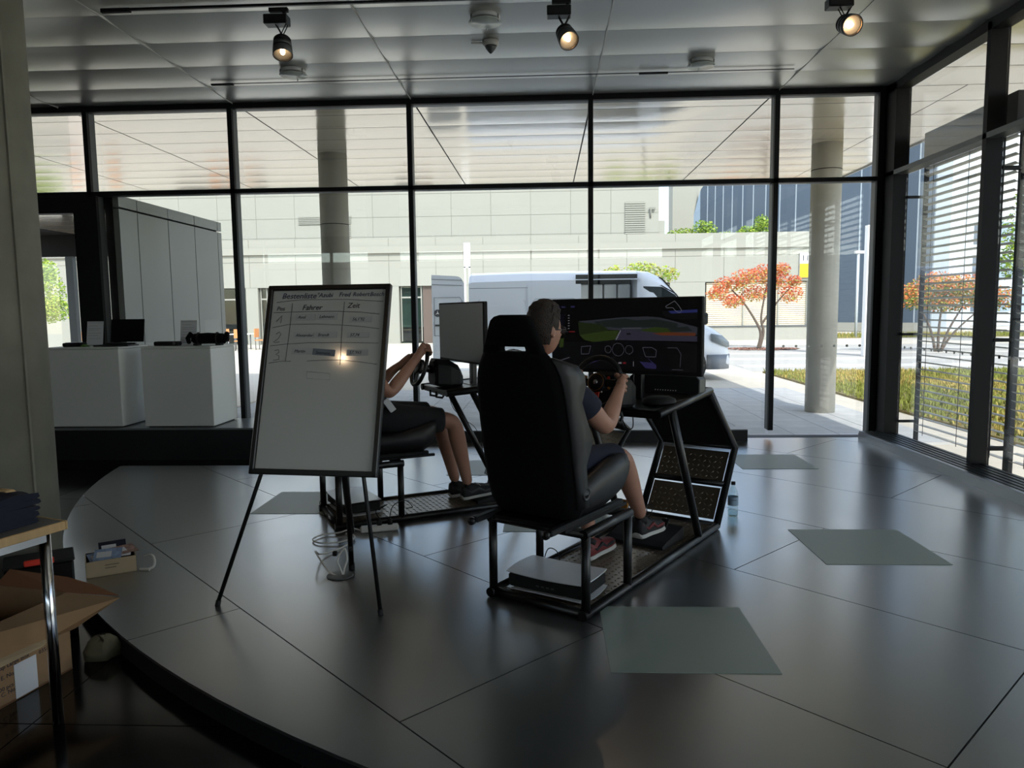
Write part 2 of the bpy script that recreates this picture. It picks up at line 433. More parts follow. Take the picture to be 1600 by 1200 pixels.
# ---- glazed back wall
YW, YG = 8.86, 9.0
wb = empty('wall_back', (0, 0, 0), kind='structure')
MX = [-7.64, -5.51, -3.738, -1.587, .546, 2.688]
for x in MX:
    wide = .28 if x == -5.51 else 0
    mu = MB().box((x, YW+.025, 2.04), (.056, .05, 3.9), m=0).box((x, YW+.11, 2.04), (.05, .12, 3.9), m=1)
    if wide: mu.box((x-.035, YW+.02, 1.45), (.235, .05, 3.1), m=0).box((x-.035, YW+.11, 1.45), (.225, .13, 3.1), m=1)
    mu.build('mullion', [M_frame, M_frameg], wb)
MB().box((3.885, YW+.02, 2.0), (.10, .05, 4.2), m=0).box((3.89, YW+.11, 2.0), (.09, .13, 4.2), m=1).build('mullion', [M_frame, M_frameg], wb)
for x0, x1, z, h in ((-9.6, 3.9, 4.025, .085), (-9.6, 3.9, 3.022, .048)):
    MB().box(((x0+x1)/2, YW+.03, z), (x1-x0, .06, h), m=0).box(((x0+x1)/2, YW+.115, z), (x1-x0, .11, h*.85), m=1).build('rail', [M_frame, M_frameg], wb)
MB().box((-3, YW+.1, -.047), (13.8, .16, .10)).build('sill', M_frame, wb)
edges = [-9.6]+MX+[3.84]
for i in range(len(edges)-1):
    x0, x1 = edges[i]+.02, edges[i+1]-.02
    if i == 1: continue                          # the entrance bay has its door frame below
    w = empty('window_%d' % (i+1), (0, 0, 0), kind='structure')
    BX(x0, x1, YG, YG+.012, 3.04, 4.0).build('pane', M_glass, w)
    BX(x0, x1, YG, YG+.012, .03, 3.0).build('pane', M_glass, w)
    if i == 6:
        for k in range(7): MB().lathe([(.016, 0), (.016, .002)], 12, (2.86+.15*k, YG-.002, 1.09), axes((1, 0, 0), (0, 0, 1), (0, -1, 0))).build('glass_dot', M_dot, w)
w = empty('window_2', (0, 0, 0), kind='structure')
BX(-7.6, -5.8, YG, YG+.012, 3.04, 4.0).build('pane', M_glass, w)
# ---- entrance lobby outside the second bay
d1 = empty('door_1', (0, 0, 0), kind='structure')
BX(-7.6, -5.66, YW+.01, YW+.14, 2.80, 3.02).build('door_head', M_frame, d1)
BX(-5.73, -5.66, YW+.01, YW+.10, GZ, 2.9).build('door_frame', M_frame, d1)
BX(-5.78, -5.60, YW-.06, YW, 1.15, 1.19).build('door_handle', M_black, d1)
lob = empty('entrance_lobby', (0, 0, 0), kind='structure')
for j, (y0, y1) in enumerate(((9.02, 9.44), (9.44, 10.22), (10.22, 11.0), (11.0, 11.78), (11.78, 11.93))):
    BX(-5.33, -5.25, y0+.008, y1-.008, 2.89, 3.03).build('cladding_panel', M_clad, lob)
    BX(-5.33, -5.25, y0+.008, y1-.008, GZ, 2.865).build('cladding_panel', M_clad, lob)
BX(-5.42, -5.325, 9.02, 11.9, GZ, 3.02).build('lobby_wall', M_gap, lob)
BX(-9.0, -5.35, 9.02, 11.9, 2.86, 3.03).build('lobby_roof', M_gap, lob)
lp = BX(-.9, .9, -.22, .22, -.01, 0).mesh('lobby_ceiling_panel', M_soffit)
for j in range(6): inst(lp, 'lobby_ceiling_panel', lob, (-6.55, 9.3+.455*j, 2.858))
BX(-9.0, -5.6, 11.75, 11.9, 2.52, 2.86).build('lobby_beam', M_frame, lob)
BX(-7.80, -7.68, 11.78, 11.88, GZ, 2.55).build('lobby_post', M_frameg, lob)
BX(-8.9, -5.6, 11.82, 11.83, GZ, 2.52).build('pane', M_glass, lob)
MB().box((-6.05, 11.0, 2.72), (.2, .06, .06)).box((-6.05, 11.0, 2.72), (.05, .05, .22)).build('lobby_lamp', M_opal, lob)
# ---- glazed right wall with outside blinds
wr = empty('wall_right', (0, 0, 0), kind='structure')
RY = [8.735, 6.90, 4.77, 2.64, .51, -1.62]
for i, y in enumerate(RY):
    t = .25 if i == 0 else .06
    MB().box((3.945, y, 1.97), (.08, t, 4.1)).box((4.03, y, 1.97), (.09, t*.9, 4.1)).build('mullion', M_frame, wr)
for z, h in ((4.0, .10), (3.045, .05)):
    MB().box((3.96, 3.4, z), (.11, 10.9, h)).box((4.04, 3.4, z), (.06, 10.9, h*.8)).build('rail', M_frameg if z < 3.5 else M_frame, wr)
MB().box((4.02, 3.4, -.02), (.2, 10.9, .12)).build('sill', M_frame, wr)
for i in range(5):
    y1, y0 = RY[i]-(.12 if i == 0 else .03), RY[i+1]+.03
    w = empty('window_%d' % (8+i), (0, 0, 0), kind='structure')
    BX(4.05, 4.062, y0, y1, 3.07, 3.95).build('pane', M_glass, w)
    BX(4.05, 4.062, y0, y1, .04, 3.02).build('pane', M_glass, w)
    if i < 2:
        for k in range(13): MB().lathe([(.016, 0), (.016, .002)], 12, (4.048, y1-.12-.145*k, 1.09), axes((0, 1, 0), (0, 0, 1), (-1, 0, 0))).build('glass_dot', M_dot, w)
# ---- the rest of the hall, behind and left of the camera, with added light helpers
tag(BX(-9.8, -9.6, -7, 9.1, GZ, 4.1).build('wall_left', M_wall), kind='structure')
wf = empty('fill_light_glazing', (0, 0, 0), kind='structure')          # unseen street-side glazing added to let in frontal fill light
for i in range(7):
    MB().box((-9.5+2.26*i, -7.0, 2.0), (.06, .16, 4.1)).build('mullion', M_frame, wf)
    if i < 6: w = empty('window_%d' % (20+i), (0, 0, 0), kind='structure'); BX(-9.45+2.26*i, -7.29+2.26*i, -7.0, -6.99, .03, 4.0).build('pane', M_glass, w)  # unseen panes, added as openings for the fill light
MB().box((-2.8, -7.0, 3.05), (13.8, .14, .06)).box((-2.8, -7.0, .0), (13.8, .16, .14)).build('rail', M_frame, wf)
tag(BX(3.9, 4.1, -7.0, -1.7, GZ, 4.1).build('wall_right.001', M_wall), kind='structure')
fr2 = BX(-24, 5.75, -13, -7.0, 4.07, 4.40).build('sun_block_canopy', M_wall); tag(fr2, kind='structure')  # unseen canopy added to keep the sun out of the added street-side glazing
tag(BX(-60, 60, -45, -7.1, GZ-.3, GZ-.03).build('ground.001', M_plinth), kind='structure')
tag(BX(-26, 22, -30, -22, GZ, 4.3).build('light_block_wall', M_white), kind='structure')      # unseen block added across the street to dim the frontal light
# ---- raised ledge under the windows
ledge = empty('trim_1', (0, 0, 0), kind='structure')
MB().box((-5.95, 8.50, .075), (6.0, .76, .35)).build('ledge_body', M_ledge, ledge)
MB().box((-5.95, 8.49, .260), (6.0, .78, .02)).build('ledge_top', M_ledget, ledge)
sill = empty('trim_2', (0, 0, 0), kind='structure')
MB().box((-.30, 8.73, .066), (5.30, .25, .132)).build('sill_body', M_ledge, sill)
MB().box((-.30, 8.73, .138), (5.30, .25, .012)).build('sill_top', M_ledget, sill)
# ---- convector under the right windows
cv = empty('floor_convector', (3.88, 3.6, 0), 0, 'long low metal convector with a slotted grille under the side windows', 'radiator')
BX(-.20, .16, -5.1, 5.16, .0, .075).build('casing', M_alu, cv)
for k in range(6): BX(-.196+.062*k, -.196+.062*k+.040, -5.1, 5.15, .075, .098).build('grille_bar', M_grille if k else M_alu, cv)

# ---- outdoor venetian blinds, one per bay
def blind(y0, y1, lab, n):
    t = empty('venetian_blind', (4.26, (y0+y1)/2, 0), 0, lab, 'blind', 'outdoor blinds along the side windows')
    L = y1-y0-.10
    BX(-.05, .05, -L/2, L/2, 3.10, 3.45).build('head_box', M_wall, t)
    sm = MB()
    for a, b2 in ((-.036, .008), (-.012, -.001)): pass
    pr = [(-.038, .012), (-.02, .002), (0, -.002), (.02, .002), (.038, .012)]
    V = []
    for y in (-L/2+.01, L/2-.01):
        for x, z in pr: V.append((x, y, z))
        for x, z in pr[::-1]: V.append((x, y, z-.0012))
    F = [(i, (i+1) % 10, 10+(i+1) % 10, 10+i) for i in range(10)] + [list(range(10))[::-1], list(range(10, 20))]
    sm.add(V, F); ms = sm.mesh('slat', M_blade)
    for k in range(n): inst(ms, 'slat', t, (0, 0, 3.06-.0795*k), (0, R(6), 0))
    for s in (-1, 1):
        BX(-.02, .02, s*(L/2+.025)-.018, s*(L/2+.025)+.018, GZ, 3.2).build('guide_rail', M_frame, t)
        for z in (.22, 1.22, 2.75): BX(-.2, 0, s*(L/2+.025)-.012, s*(L/2+.025)+.012, z, z+.03).build('bracket', M_frame, t)
    for y in (-.62, -.05, .62): MB().tube([(-.03, y*L/1.6, .1), (-.03, y*L/1.6, 3.1)], .0035, 5).build('cord', M_black, t)
blind(6.90, 8.62, 'slatted outdoor blind at the back corner, seen through the nearest-to-corner side window', 38)
blind(4.77, 6.90, 'slatted outdoor blind cut by the right picture edge, second from the corner', 38)
blind(2.64, 4.77, 'slatted outdoor blind third from the corner, beyond the picture edge', 38)

# ---- concrete columns
def column(x, y, r, z0, z1, lab, m, n=40, joint=None):
    t = empty('concrete_column', (x, y, z0), 0, lab, 'column')
    MB().lathe([(r, 0), (r, z1-z0)], n).build('shaft', m, t)
    if joint: MB().lathe([(r+.002, joint), (r+.002, joint+.012)], n).build('formwork_joint', M_gap, t)
    return t
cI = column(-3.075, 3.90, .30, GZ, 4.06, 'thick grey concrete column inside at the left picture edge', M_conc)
MB().box((.285, -.09, 2.0), (.03, .012, 3.98), Matrix.Rotation(R(-17), 3, 'Z')).build('formwork_seam', M_conc, cI)
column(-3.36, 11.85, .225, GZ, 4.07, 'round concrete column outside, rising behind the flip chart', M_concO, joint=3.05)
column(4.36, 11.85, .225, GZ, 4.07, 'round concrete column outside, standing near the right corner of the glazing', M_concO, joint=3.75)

# ---- ceiling fittings
def track(y, x0, x1, lab):
    t = empty('lighting_track', ((x0+x1)/2, y, 4.03), 0, lab, 'lighting track')
    w = (x1-x0)/2
    BX(-w, w, -.011, .011, -.030 if y < 7 else -.016, -.010).build('rail', M_black, t)
    BX(-w-.02, -w+.22, -.016, .016, -.040 if y < 7 else -.026, -.01).build('end_feed', M_matblk, t)
    BX(w-1.6, w-1.3, -.016, .016, -.040 if y < 7 else -.026, -.01).build('coupler', M_matblk, t)
track(6.07, -3.55, 3.3, 'black lighting track carrying the three spotlights')
track(8.05, -3.55, 2.6, 'empty black lighting track close to the back window')
track(.12, -4.5, .5, 'assumed lighting track above and behind the viewpoint')  # unseen track, assumed as the mount of the flip-chart spotlight
def spot(x, y, aim, lab, power):
    t = empty('track_spotlight', (x, y, 3.985), 0, lab, 'spotlight', 'spotlights on the ceiling tracks')
    BX(-.06, .09, -.02, .02, -.03, 0).build('track_adapter', M_matblk, t)
    BX(-.10, .09, -.045, .06, -.13, -.055, .006).build('driver_box', M_black, t)
    BX(.05, .075, -.012, .012, -.06, -.02).build('stem', M_matblk, t)
    a = Vector(aim).normalized(); M = dirM(a); hc = Vector((.035, 0, -.245))
    arm = MB()
    for s in (-1, 1):
        for q in (-.02, .02): arm.tube([(.035+s*.045, q, -.125), (.035+s*.006, q, -.195), hc+Vector((s*.004, q, .01))], .0045, 6)
    arm.build('swivel_arm', M_matblk, t)
    h = MB().lathe([(.0, -.02), (.055, -.015), (.068, 0), (.072, .035)], 24, hc, M).build('lamp_head', M_matblk, t)
    MB().lathe([(.072, .036), (.076, .075)], 24, hc, M).build('cooling_ring', M_frameg, h)
    MB().lathe([(.074, .077), (.074, .085)], 24, hc, M).build('ring_gap', M_matblk, h)
    MB().lathe([(.077, .087), (.079, .145), (.075, .146), (.062, .125), (.022, .092), (.0, .09)], 24, hc, M, cap=False).build('reflector_shade', M_frameg, h)
    MB().lathe([(.070, .138), (.055, .11), (.02, .093), (.0, .0925)], 24, hc, M, cap=False).build('reflector', M_refl, h)
    MB().ball((M @ Vector((0, 0, .108)))+hc, (.020, .020, .030), M=M).build('lamp', M_lampon, h)
    ld = D.lights.new('lamp_light', 'SPOT'); ld.energy = power; ld.color = (1, .72, .45); ld.spot_size = R(50); ld.spot_blend = .6; ld.shadow_soft_size = .025
    lo = D.objects.new('lamp_light', ld); C.objects.link(lo); lo.parent = t; lo.location = hc+M @ Vector((0, 0, .15)); lo.rotation_euler = a.to_track_quat('-Z', 'Y').to_euler()
spot(-2.13, 6.07, (.12, -.35, -1), 'leftmost of the three ceiling spotlights, pointing down above the flip chart', 6)
spot(.13, 6.07, (.30, -.75, -.85), 'middle ceiling spotlight, tilted to the right', 6)
spot(2.30, 6.07, (.10, -.95, -.45), 'rightmost ceiling spotlight, tilted outward showing its warm lamp', 6)
spot(-3.70, .12, (2.58, 3.84, -2.3), 'assumed ceiling spotlight behind the viewpoint aimed at the flip chart', 5)  # unseen lamp, assumed from the warm bright spot on the board
def disc(x, y, lab):
    t = empty('ceiling_downlight', (x, y, 4.045), 0, lab, 'ceiling light', 'round glass ceiling downlights')
    MB().lathe([(.125, .0), (.128, -.03), (.105, -.036), (.10, -.012), (0, -.01)], 32).build('housing', M_signw, t)
    MB().lathe([(.0, -.062), (.138, -.060), (.142, -.054), (.138, -.050), (0, -.048)], 32).build('glass_disc', M_opal, t)
    for k in range(3):
        a = R(90+120*k); MB().tube([(.132*math.cos(a), .132*math.sin(a), -.012), (.132*math.cos(a), .132*math.sin(a), -.074)], .006, 6).build('clip', M_steel, t)
disc(-.49, 6.50, 'round glass ceiling light between the left and middle spotlights')
disc(-2.57, 7.74, 'round glass ceiling light below left spotlight, near the window')
disc(1.59, 7.79, 'round glass ceiling light right of the middle spotlight, near the window')
t = empty('smoke_detector', (-.487, 7.08, 4.04), 0, 'small pale cone-shaped smoke detector on the ceiling', 'smoke detector')
MB().lathe([(.075, 0), (.075, -.03), (.06, -.045)], 24).build('base', M_plast, t)
MB().lathe([(.056, -.045), (.045, -.07), (.02, -.10), (.006, -.112), (0, -.113)], 24).build('sensor_cone', M_frameg, t)
BX(-.18, -.07, -.01, .01, -.02, -.008).build('indicator_arm', M_plast, t)

# ================================================================ THINGS ON THE LEFT LEDGE
def counter(x0, x1, y0, y1, lab):
    t = empty('display_counter', ((x0+x1)/2, (y0+y1)/2, .27), 0, lab, 'counter', 'white counters on the ledge')
    w, d = (x1-x0)/2, (y1-y0)/2
    BX(-w+.03, w-.03, -d+.03, d-.03, 0, .02).build('plinth', M_matblk, t)
    BX(-w, w, -d, d, .012, .900, .006).build('body', M_counter, t)
    BX(-w-.002, w+.002, -d-.002, d+.002, .903, .925, .006).build('top', M_counter, t)
counter(-5.76, -4.86, 8.17, 8.80, 'white box counter on the left, carrying the laptop')
counter(-4.60, -3.79, 8.17, 8.82, 'white box counter on the right, carrying the rolled black bag')
CT = 1.195
t = empty('laptop', (-5.05, 8.46, CT), R(4), 'open black laptop standing on the left white counter', 'laptop')
BX(-.20, .20, -.14, .13, 0, .02, .004).build('keyboard_base', M_black, t)
sc = B((.06, .165, .178), (.39, .012, .275), Matrix.Rotation(R(-12), 3, 'X'), .004).build('screen', M_fabric, t)
BX(-.17, .17, .10, .14, .016, .035).build('hinge', M_black, t)
B((0, .143, .052), (.05, .003, .008), Matrix.Rotation(R(-12), 3, 'X')).build('badge', M_alu, sc)
def sheet(x, y, lab):
    t = empty('sign_holder', (x, y, CT), 0, lab, 'sign holder', 'upright paper signs on the counters')
    BX(-.10, .10, -.03, .05, 0, .006).build('foot', M_opal, t)
    s = B((0, .035, .150), (.200, .004, .285), Matrix.Rotation(R(-10), 3, 'X')).build('sheet', M_paper, t)
    ln = MB(); M = Matrix.Rotation(R(-10), 3, 'X')
    ln.box(M @ Vector((0, -.003, .125))+Vector((0, .035, .150)), (.19, .001, .007), M)
    for k, (w, z) in enumerate(((.12, .09), (.15, .055), (.13, .035), (.16, .0), (.12, -.03), (.15, -.065))):
        ln.box(M @ Vector((-.08+w/2, -.003, z))+Vector((0, .035, .150)), (w, .001, .006), M)
    ln.build('print_lines', M_magnet, s)
sheet(-5.41, 8.60, 'paper sign left of the laptop')
sheet(-4.28, 8.64, 'paper sign behind the black device on the right counter')
t = empty('card_reader', (-5.53, 8.42, CT), R(8), 'flat black box with a green end at the left picture column', 'device')
BX(-.11, .11, -.07, .07, 0, .045, .01).build('body', M_matblk, t); BX(-.08, .08, -.05, .05, .045, .05).build('top_plate', M_black, t)
t = empty('green_card', (-5.36, 8.34, CT), R(5), 'small green folded card in front of the paper sign', 'card')
MB().prism([(-.045, 0), (.045, 0), (0, .03)], -.04, .04, axes((1, 0, 0), (0, 0, 1), (0, -1, 0))).build('card', M_green2, t)
t = empty('black_gadget', (-4.41, 8.42, CT), R(-3), 'small black flat gadget with a round button on the right counter', 'device')
BX(-.145, .145, -.06, .06, 0, .05, .012).build('body', M_matblk, t)
MB().lathe([(.017, 0), (.017, .004), (.010, .005), (.0, .003)], 16, (.11, -.061, .026), axes((1, 0, 0), (0, 0, 1), (0, -1, 0))).build('button', M_frameg, t)
t = empty('rolled_bag', (-3.935, 8.44, CT), R(2), 'black rolled bag with thick strapped ends on the right counter', 'bag')
MB().tube([(-.17, 0, .08), (-.1, 0, .078), (0, 0, .082), (.1, 0, .079), (.18, 0, .083)], [.055, .062, .065, .062, .055], 14).build('roll', M_fabric, t)
for s in (-1, 1):
    MB().tube([(s*.2, -.06, .03), (s*.225, -.03, .085), (s*.215, .02, .13), (s*.2, .06, .10), (s*.205, .05, .04)], [.022, .028, .03, .026, .02], 8).build('end_fold', M_fabric, t)
    MB().tube([(s*.11, .068*math.cos(a), .078+.068*math.sin(a)) for a in [2*PI*i/14 for i in range(14)]], .010, 6, closed=True).build('strap', M_matblk, t)
    MB().box((s*.13, 0, .012), (.06, .11, .024), bev=.01).build('foot_pad', M_matblk, t)

# ================================================================ FLIP CHART
fr_ = Vector((.991, -.131, 0)).normalized(); fu = Vector((.057, .3, .99)).normalized(); fu = (fu-fr_*fu.dot(fr_)).normalized(); fn = fr_.cross(fu)
FB = Vector((-1.24, 3.775, .71)); FM = axes(fr_, fu, fn)           # board frame: x right, y up the board, z towards the room
FRZ = math.atan2(fr_.y, fr_.x)
F0 = Vector((-1.24, 3.87, 0))
flip = empty('flip_chart', F0, 0, 'white flip-chart board on black tripod legs with a handwritten ranking', 'whiteboard')
def fp(u, v, w=0.): return FB-F0+fr_*u+fu*v+fn*w
MB().box(fp(.005, .515, -.008), (.680, 1.03, .014), FM).build('board', M_board, flip)
for u0, u1, v0, v1 in ((-.355, -.327, -.012, 1.036), (.337, .365, -.012, 1.036), (-.355, .365, -.014, .016), (-.355, .365, 1.012, 1.040)):
    MB().box(fp((u0+u1)/2, (v0+v1)/2, 0), (u1-u0, v1-v0, .034), FM, bev=.004).build('frame_bar', M_black, flip)
MB().box(fp(0, .99, -.04), (.30, .05, .05), FM, bev=.006).build('leg_hinge', M_black, flip)
for a, b in (((-.03, .98), (-1.76, 3.72)), ((.03, .98), (-.856, 3.613))):
    top = fp(a[0]*7, .70, -.032); ft = Vector((b[0], b[1], .012))-F0
    lg = MB().tube([fp(a[0]*2, .99, -.035), ft], .011, 8).build('leg', M_black, flip)
    MB().tube([ft+(fp(a[0]*2, .99, -.035)-ft)*.012, ft-Vector((0, 0, .012))], .014, 8).build('rubber_foot', M_rubber, lg)
ft = Vector((-1.185, 4.29, .012))-F0
lg = MB().tube([fp(.02, .98, -.06), ft], .016, 8).build('leg', M_black, flip); MB().tube([ft+Vector((0, 0, .03)), ft-Vector((0, 0, .012))], .018, 8).build('rubber_foot', M_rubber, lg)
lg = MB().tube([fp(.045, .5, -.07), ft+Vector((.005, 0, .22))], .020, 8).build('leg_sleeve', M_black, flip)
def ink(name, lines, m=M_ink, r=.0012):
    b = MB()
    for ln in lines: b.tube([fp(u, v, .0008) for u, v in ln], r, 5, flat=1.)
    return b.build(name, m, flip)
ink('ruled_line', [[(-.302, .945), (-.20, .956), (-.122, .959), (.12, .957), (.325, .943)]])
ink('ruled_line', [[(-.316, .886), (-.1, .890), (.055, .890), (.2, .883), (.306, .872)]])
ink('ruled_line', [[(-.312, .799), (-.216, .817), (-.05, .818), (.095, .811), (.2, .803), (.313, .788)]])
ink('ruled_line', [[(-.315, .695), (-.2, .706), (-.097, .711), (.1, .712), (.316, .708)]])
ink('ruled_line', [[(-.312, .596), (-.25, .606), (-.183, .607)], [(-.087, .608), (0, .613), (.108, .614), (.2, .606), (.317, .591)]])
ink('ruled_line', [[(-.207, .939), (-.208, .8), (-.214, .606)], [(.1, .943), (.099, .8), (.105, .587)]])
ink('ruled_line', [[(-.081, .549), (.052, .540), (.054, .504), (-.079, .512), (-.081, .549)]], M_magnet, .0012)
def write(txt, u, v, size, m=M_ink, sh=.25, name='handwriting', w=.001):
    text(name, txt, size, m, flip, fp(u, v, w), FM, sh)
write('Bestenliste', -.275, .966, .047, M_inkb); write('"Azubi', -.068, .972, .036, M_inkb); write('Fred', .063, .974, .036, M_inkb)
write('Robert', .143, .975, .034, M_inkb); write('Bosch"', .243, .974, .034, M_inkb)
write('Pos', -.299, .897, .034); write('Fahrer', -.147, .899, .044); write('Zeit', .118, .908, .042)
ink('handwriting', [[(-.292, .835), (-.262, .868), (-.266, .825)]]); 
ink('handwriting', [[(-.287, .762), (-.268, .775), (-.257, .760), (-.272, .735), (-.298, .715), (-.285, .712), (-.262, .718)]])
ink('handwriting', [[(-.285, .668), (-.262, .672), (-.258, .658), (-.276, .645), (-.256, .638), (-.254, .618), (-.288, .612)]])
def magnet(u0, u1, v0, v1, txt, lab, tilt=0., m=M_magnet):
    c = FB+fr_*((u0+u1)/2)+fu*((v0+v1)/2)+fn*.0005
    t = empty('magnetic_strip', c, 0, lab, 'magnet', 'magnetic strips on the flip chart')
    M = FM @ Matrix.Rotation(tilt, 3, 'Z')
    MB().box(fn*.001, (u1-u0, v1-v0, .002), M).build('strip', m, t)
    text('handwriting', txt, .024, M_ink, t, fn*.0022+fr_*(-(u1-u0)*.38)-fu*.008, M, .25)
magnet(-.179, -.064, .839, .876, 'Axel', 'magnetic strip left of two beside the handwritten 1 on the flip chart')
magnet(-.054, .066, .841, .878, 'Lehmann', 'magnetic strip at the top under the word Fahrer, right of two')
magnet(.139, .266, .827, .859, "56,1'92", 'topmost magnetic strip under the word Zeit')
magnet(-.183, -.062, .738, .770, 'Alexander', 'magnetic strip beside the handwritten 2, left of two')
magnet(-.053, .074, .738, .773, 'Brandt', 'middle magnetic strip in the driver column, right of two, next to the 2 row time')
magnet(.133, .259, .739, .769, '57,74', 'middle one of the three magnetic strips in the time column')
magnet(-.182, -.060, .647, .681, 'Martin', 'faint magnetic strip beside the handwritten 3')
magnet(-.058, .070, .639, .675, 'Seemann', 'darker tilted magnetic strip touching the bright light spot', R(-4), M_vanline)
magnet(.138, .262, .639, .673, "57,'965", 'lowest magnetic strip in the time column, right of the light spot')

# ================================================================ RACING RIGS
def tread(b, x0, x1, y0, y1, z, M=None, c=(0, 0, 0), pitch=.040, h=.0045, m=1):
    c = Vector(c); nx = int((x1-x0)/pitch); ny = int((y1-y0)/pitch)
    for i in range(nx):
        for j in range(ny):
            x, y = x0+(i+.5)*pitch, y0+(j+.5)*pitch; s = 1 if (i+j) % 2 else -1
            a, w = .015, .005; dx, dy = a*.7, a*.7*s
            P = [Vector((x-dx, y-dy, z)), Vector((x+dx, y+dy, z)), Vector((x-w*.7, y+w*.7*s, z)), Vector((x+w*.7, y-w*.7*s, z)), Vector((x, y, z+h))]
            b.add([(M @ p if M is not None else p)+c for p in P], [(0, 3, 4), (3, 1, 4), (1, 2, 4), (2, 0, 4)], m)
def make_seat(t, dy, low=0.):
    seat = MB()
    # cushion with raised side bolsters, tipped up at the front
    rings = []
    for y, hw, zb, zt, zs in ((.0, .25, .50, .60, .66), (.12, .265, .495, .585, .70), (.30, .27, .50, .60, .755), (.45, .27, .53, .64, .775), (.53, .26, .585, .675, .755), (.565, .24, .64, .68, .715)):
        zt += low*.075; zs -= low*(zs-zt)*1.25; zb -= low*.05*(y > .4)
        rings.append([Vector(p) for p in ((-hw*.8, y+dy, zb), (hw*.8, y+dy, zb), (hw, y+dy, zb+.06), (hw+.008, y+dy, (zb+zs)/2+.03), (hw-.012, y+dy, zs), (hw-.06, y+dy, zs-.006), (hw*.55, y+dy, zt+.005), (0, y+dy, zt), (-hw*.55, y+dy, zt+.005), (-hw+.06, y+dy, zs-.006), (-hw+.012, y+dy, zs), (-hw-.008, y+dy, (zb+zs)/2+.03), (-hw, y+dy, zb+.06))])
    seat.loft(rings); seat = seat.build('seat', M_leather, t)
    def ring(z, hr, hw, yr, yw, yi, rnd=.05):
        return [Vector((x, y+dy, z)) for x, y in ((-hr+rnd, yr), (0, yr-.008), (hr-rnd, yr), (hr-.006, yr+.03), ((hr+hw)/2+.004, (yr+yw)/2), (hw, yw-.03), (hw-.03, yw), (hw-.075, yw-.02), (hr*.5, yi), (0, yi+.01), (-hr*.5, yi), (-hw+.075, yw-.02), (-hw+.03, yw), (-hw, yw-.03), (-(hr+hw)/2-.004, (yr+yw)/2), (-hr+.006, yr+.03))]
    prof = [(.50, .245, .25, -.02, .06, .06), (.56, .268, .272, -.045, .10, .07), (.66, .276, .280, -.07, .07, .06), (.78, .276, .280, -.095, .06, .04), (.90, .276, .288, -.115, .11, .01), (1.0, .274, .286, -.135, .06, -.02), (1.10, .270, .284, -.150, .01, -.05), (1.18, .262, .290, -.165, .035, -.07), (1.235, .252, .290, -.175, .025, -.085), (1.285, .233, .276, -.185, -.02, -.095), (1.305, .220, .240, -.188, -.07, -.10), (1.325, .208, .196, -.192, -.11, -.105), (1.352, .194, .165, -.195, -.125, -.11)]
    b = MB().loft([ring(*p) for p in prof], caps=True)
    for s in (-1, 1):                             # pillars beside the belt slot
        b.loft([[Vector((s*x, y+dy, z)) for x, y in ((a, yr), (o-.025, yr), (o, yr+.02), (o-.02, yf-.02), (a, yf))] for z, a, o, yr, yf in ((1.346, .088, .186, -.195, -.112), (1.364, .092, .181, -.198, -.115), (1.382, .086, .176, -.200, -.118))])
    b.build('backrest', M_fabric, seat, (-.018, 0, 0))
    hd = [(1.378, .184, -.200, -.130, -.128), (1.42, .168, -.206, -.125, -.125), (1.47, .150, -.213, -.125, -.125), (1.505, .133, -.217, -.130, -.130), (1.523, .115, -.212, -.145, -.145), (1.532, .088, -.200, -.16, -.16)]
    MB().loft([ring(p[0], p[1], p[1]-.035, p[2], p[3], p[4], .03) for p in hd]).build('headrest', M_fabric, seat, (-.018, 0, 0))
    lf = MB()                                     # leather flanks outside the bolsters
    for s in (-1, 1):
        rr = []
        for z, hr, hw, yr, yw, _ in prof[1:12]: rr.append([Vector((s*x, y+dy, z)) for x, y in ((hr-.002, yr+.03), ((hr+hw)/2+.009, (yr+yw)/2), (hw+.005, yw-.028), (hw-.02, yw-.028), (hr-.02, yr+.03))])
        lf.loft(rr)
    lf.build('leather_flank', M_leather, seat, (-.006, 0, 0))
    for s in (-1, 1):
        MB().lathe([(.034, 0), (.036, .012), (.028, .016), (.026, .012), (.016, .012), (.014, .018), (0, .019)], 20, (s*.268, .03+dy, .635), axes((0, 1, 0), (0, 0, 1), (s, 0, 0))).build('recline_hinge', M_black, seat)
        MB().box((s*.225, .13+dy, .492), (.038, .74, .030), bev=.006).box((s*.225, .22+dy, .470), (.030, .66, .020), bev=.004).build('slide_rail', M_frame, seat)
        MB().lathe([(.0, 0), (.020, .002), (.020, .02), (0, .022)], 14, (s*.225, -.25+dy, .490), axes((1, 0, 0), (0, 0, 1), (0, -1, 0))).build('rail_end_cap', M_black, seat)
    MB().box((0, .12+dy, .482), (.46, .44, .022)).build('seat_plate', M_black, seat)
    return seat
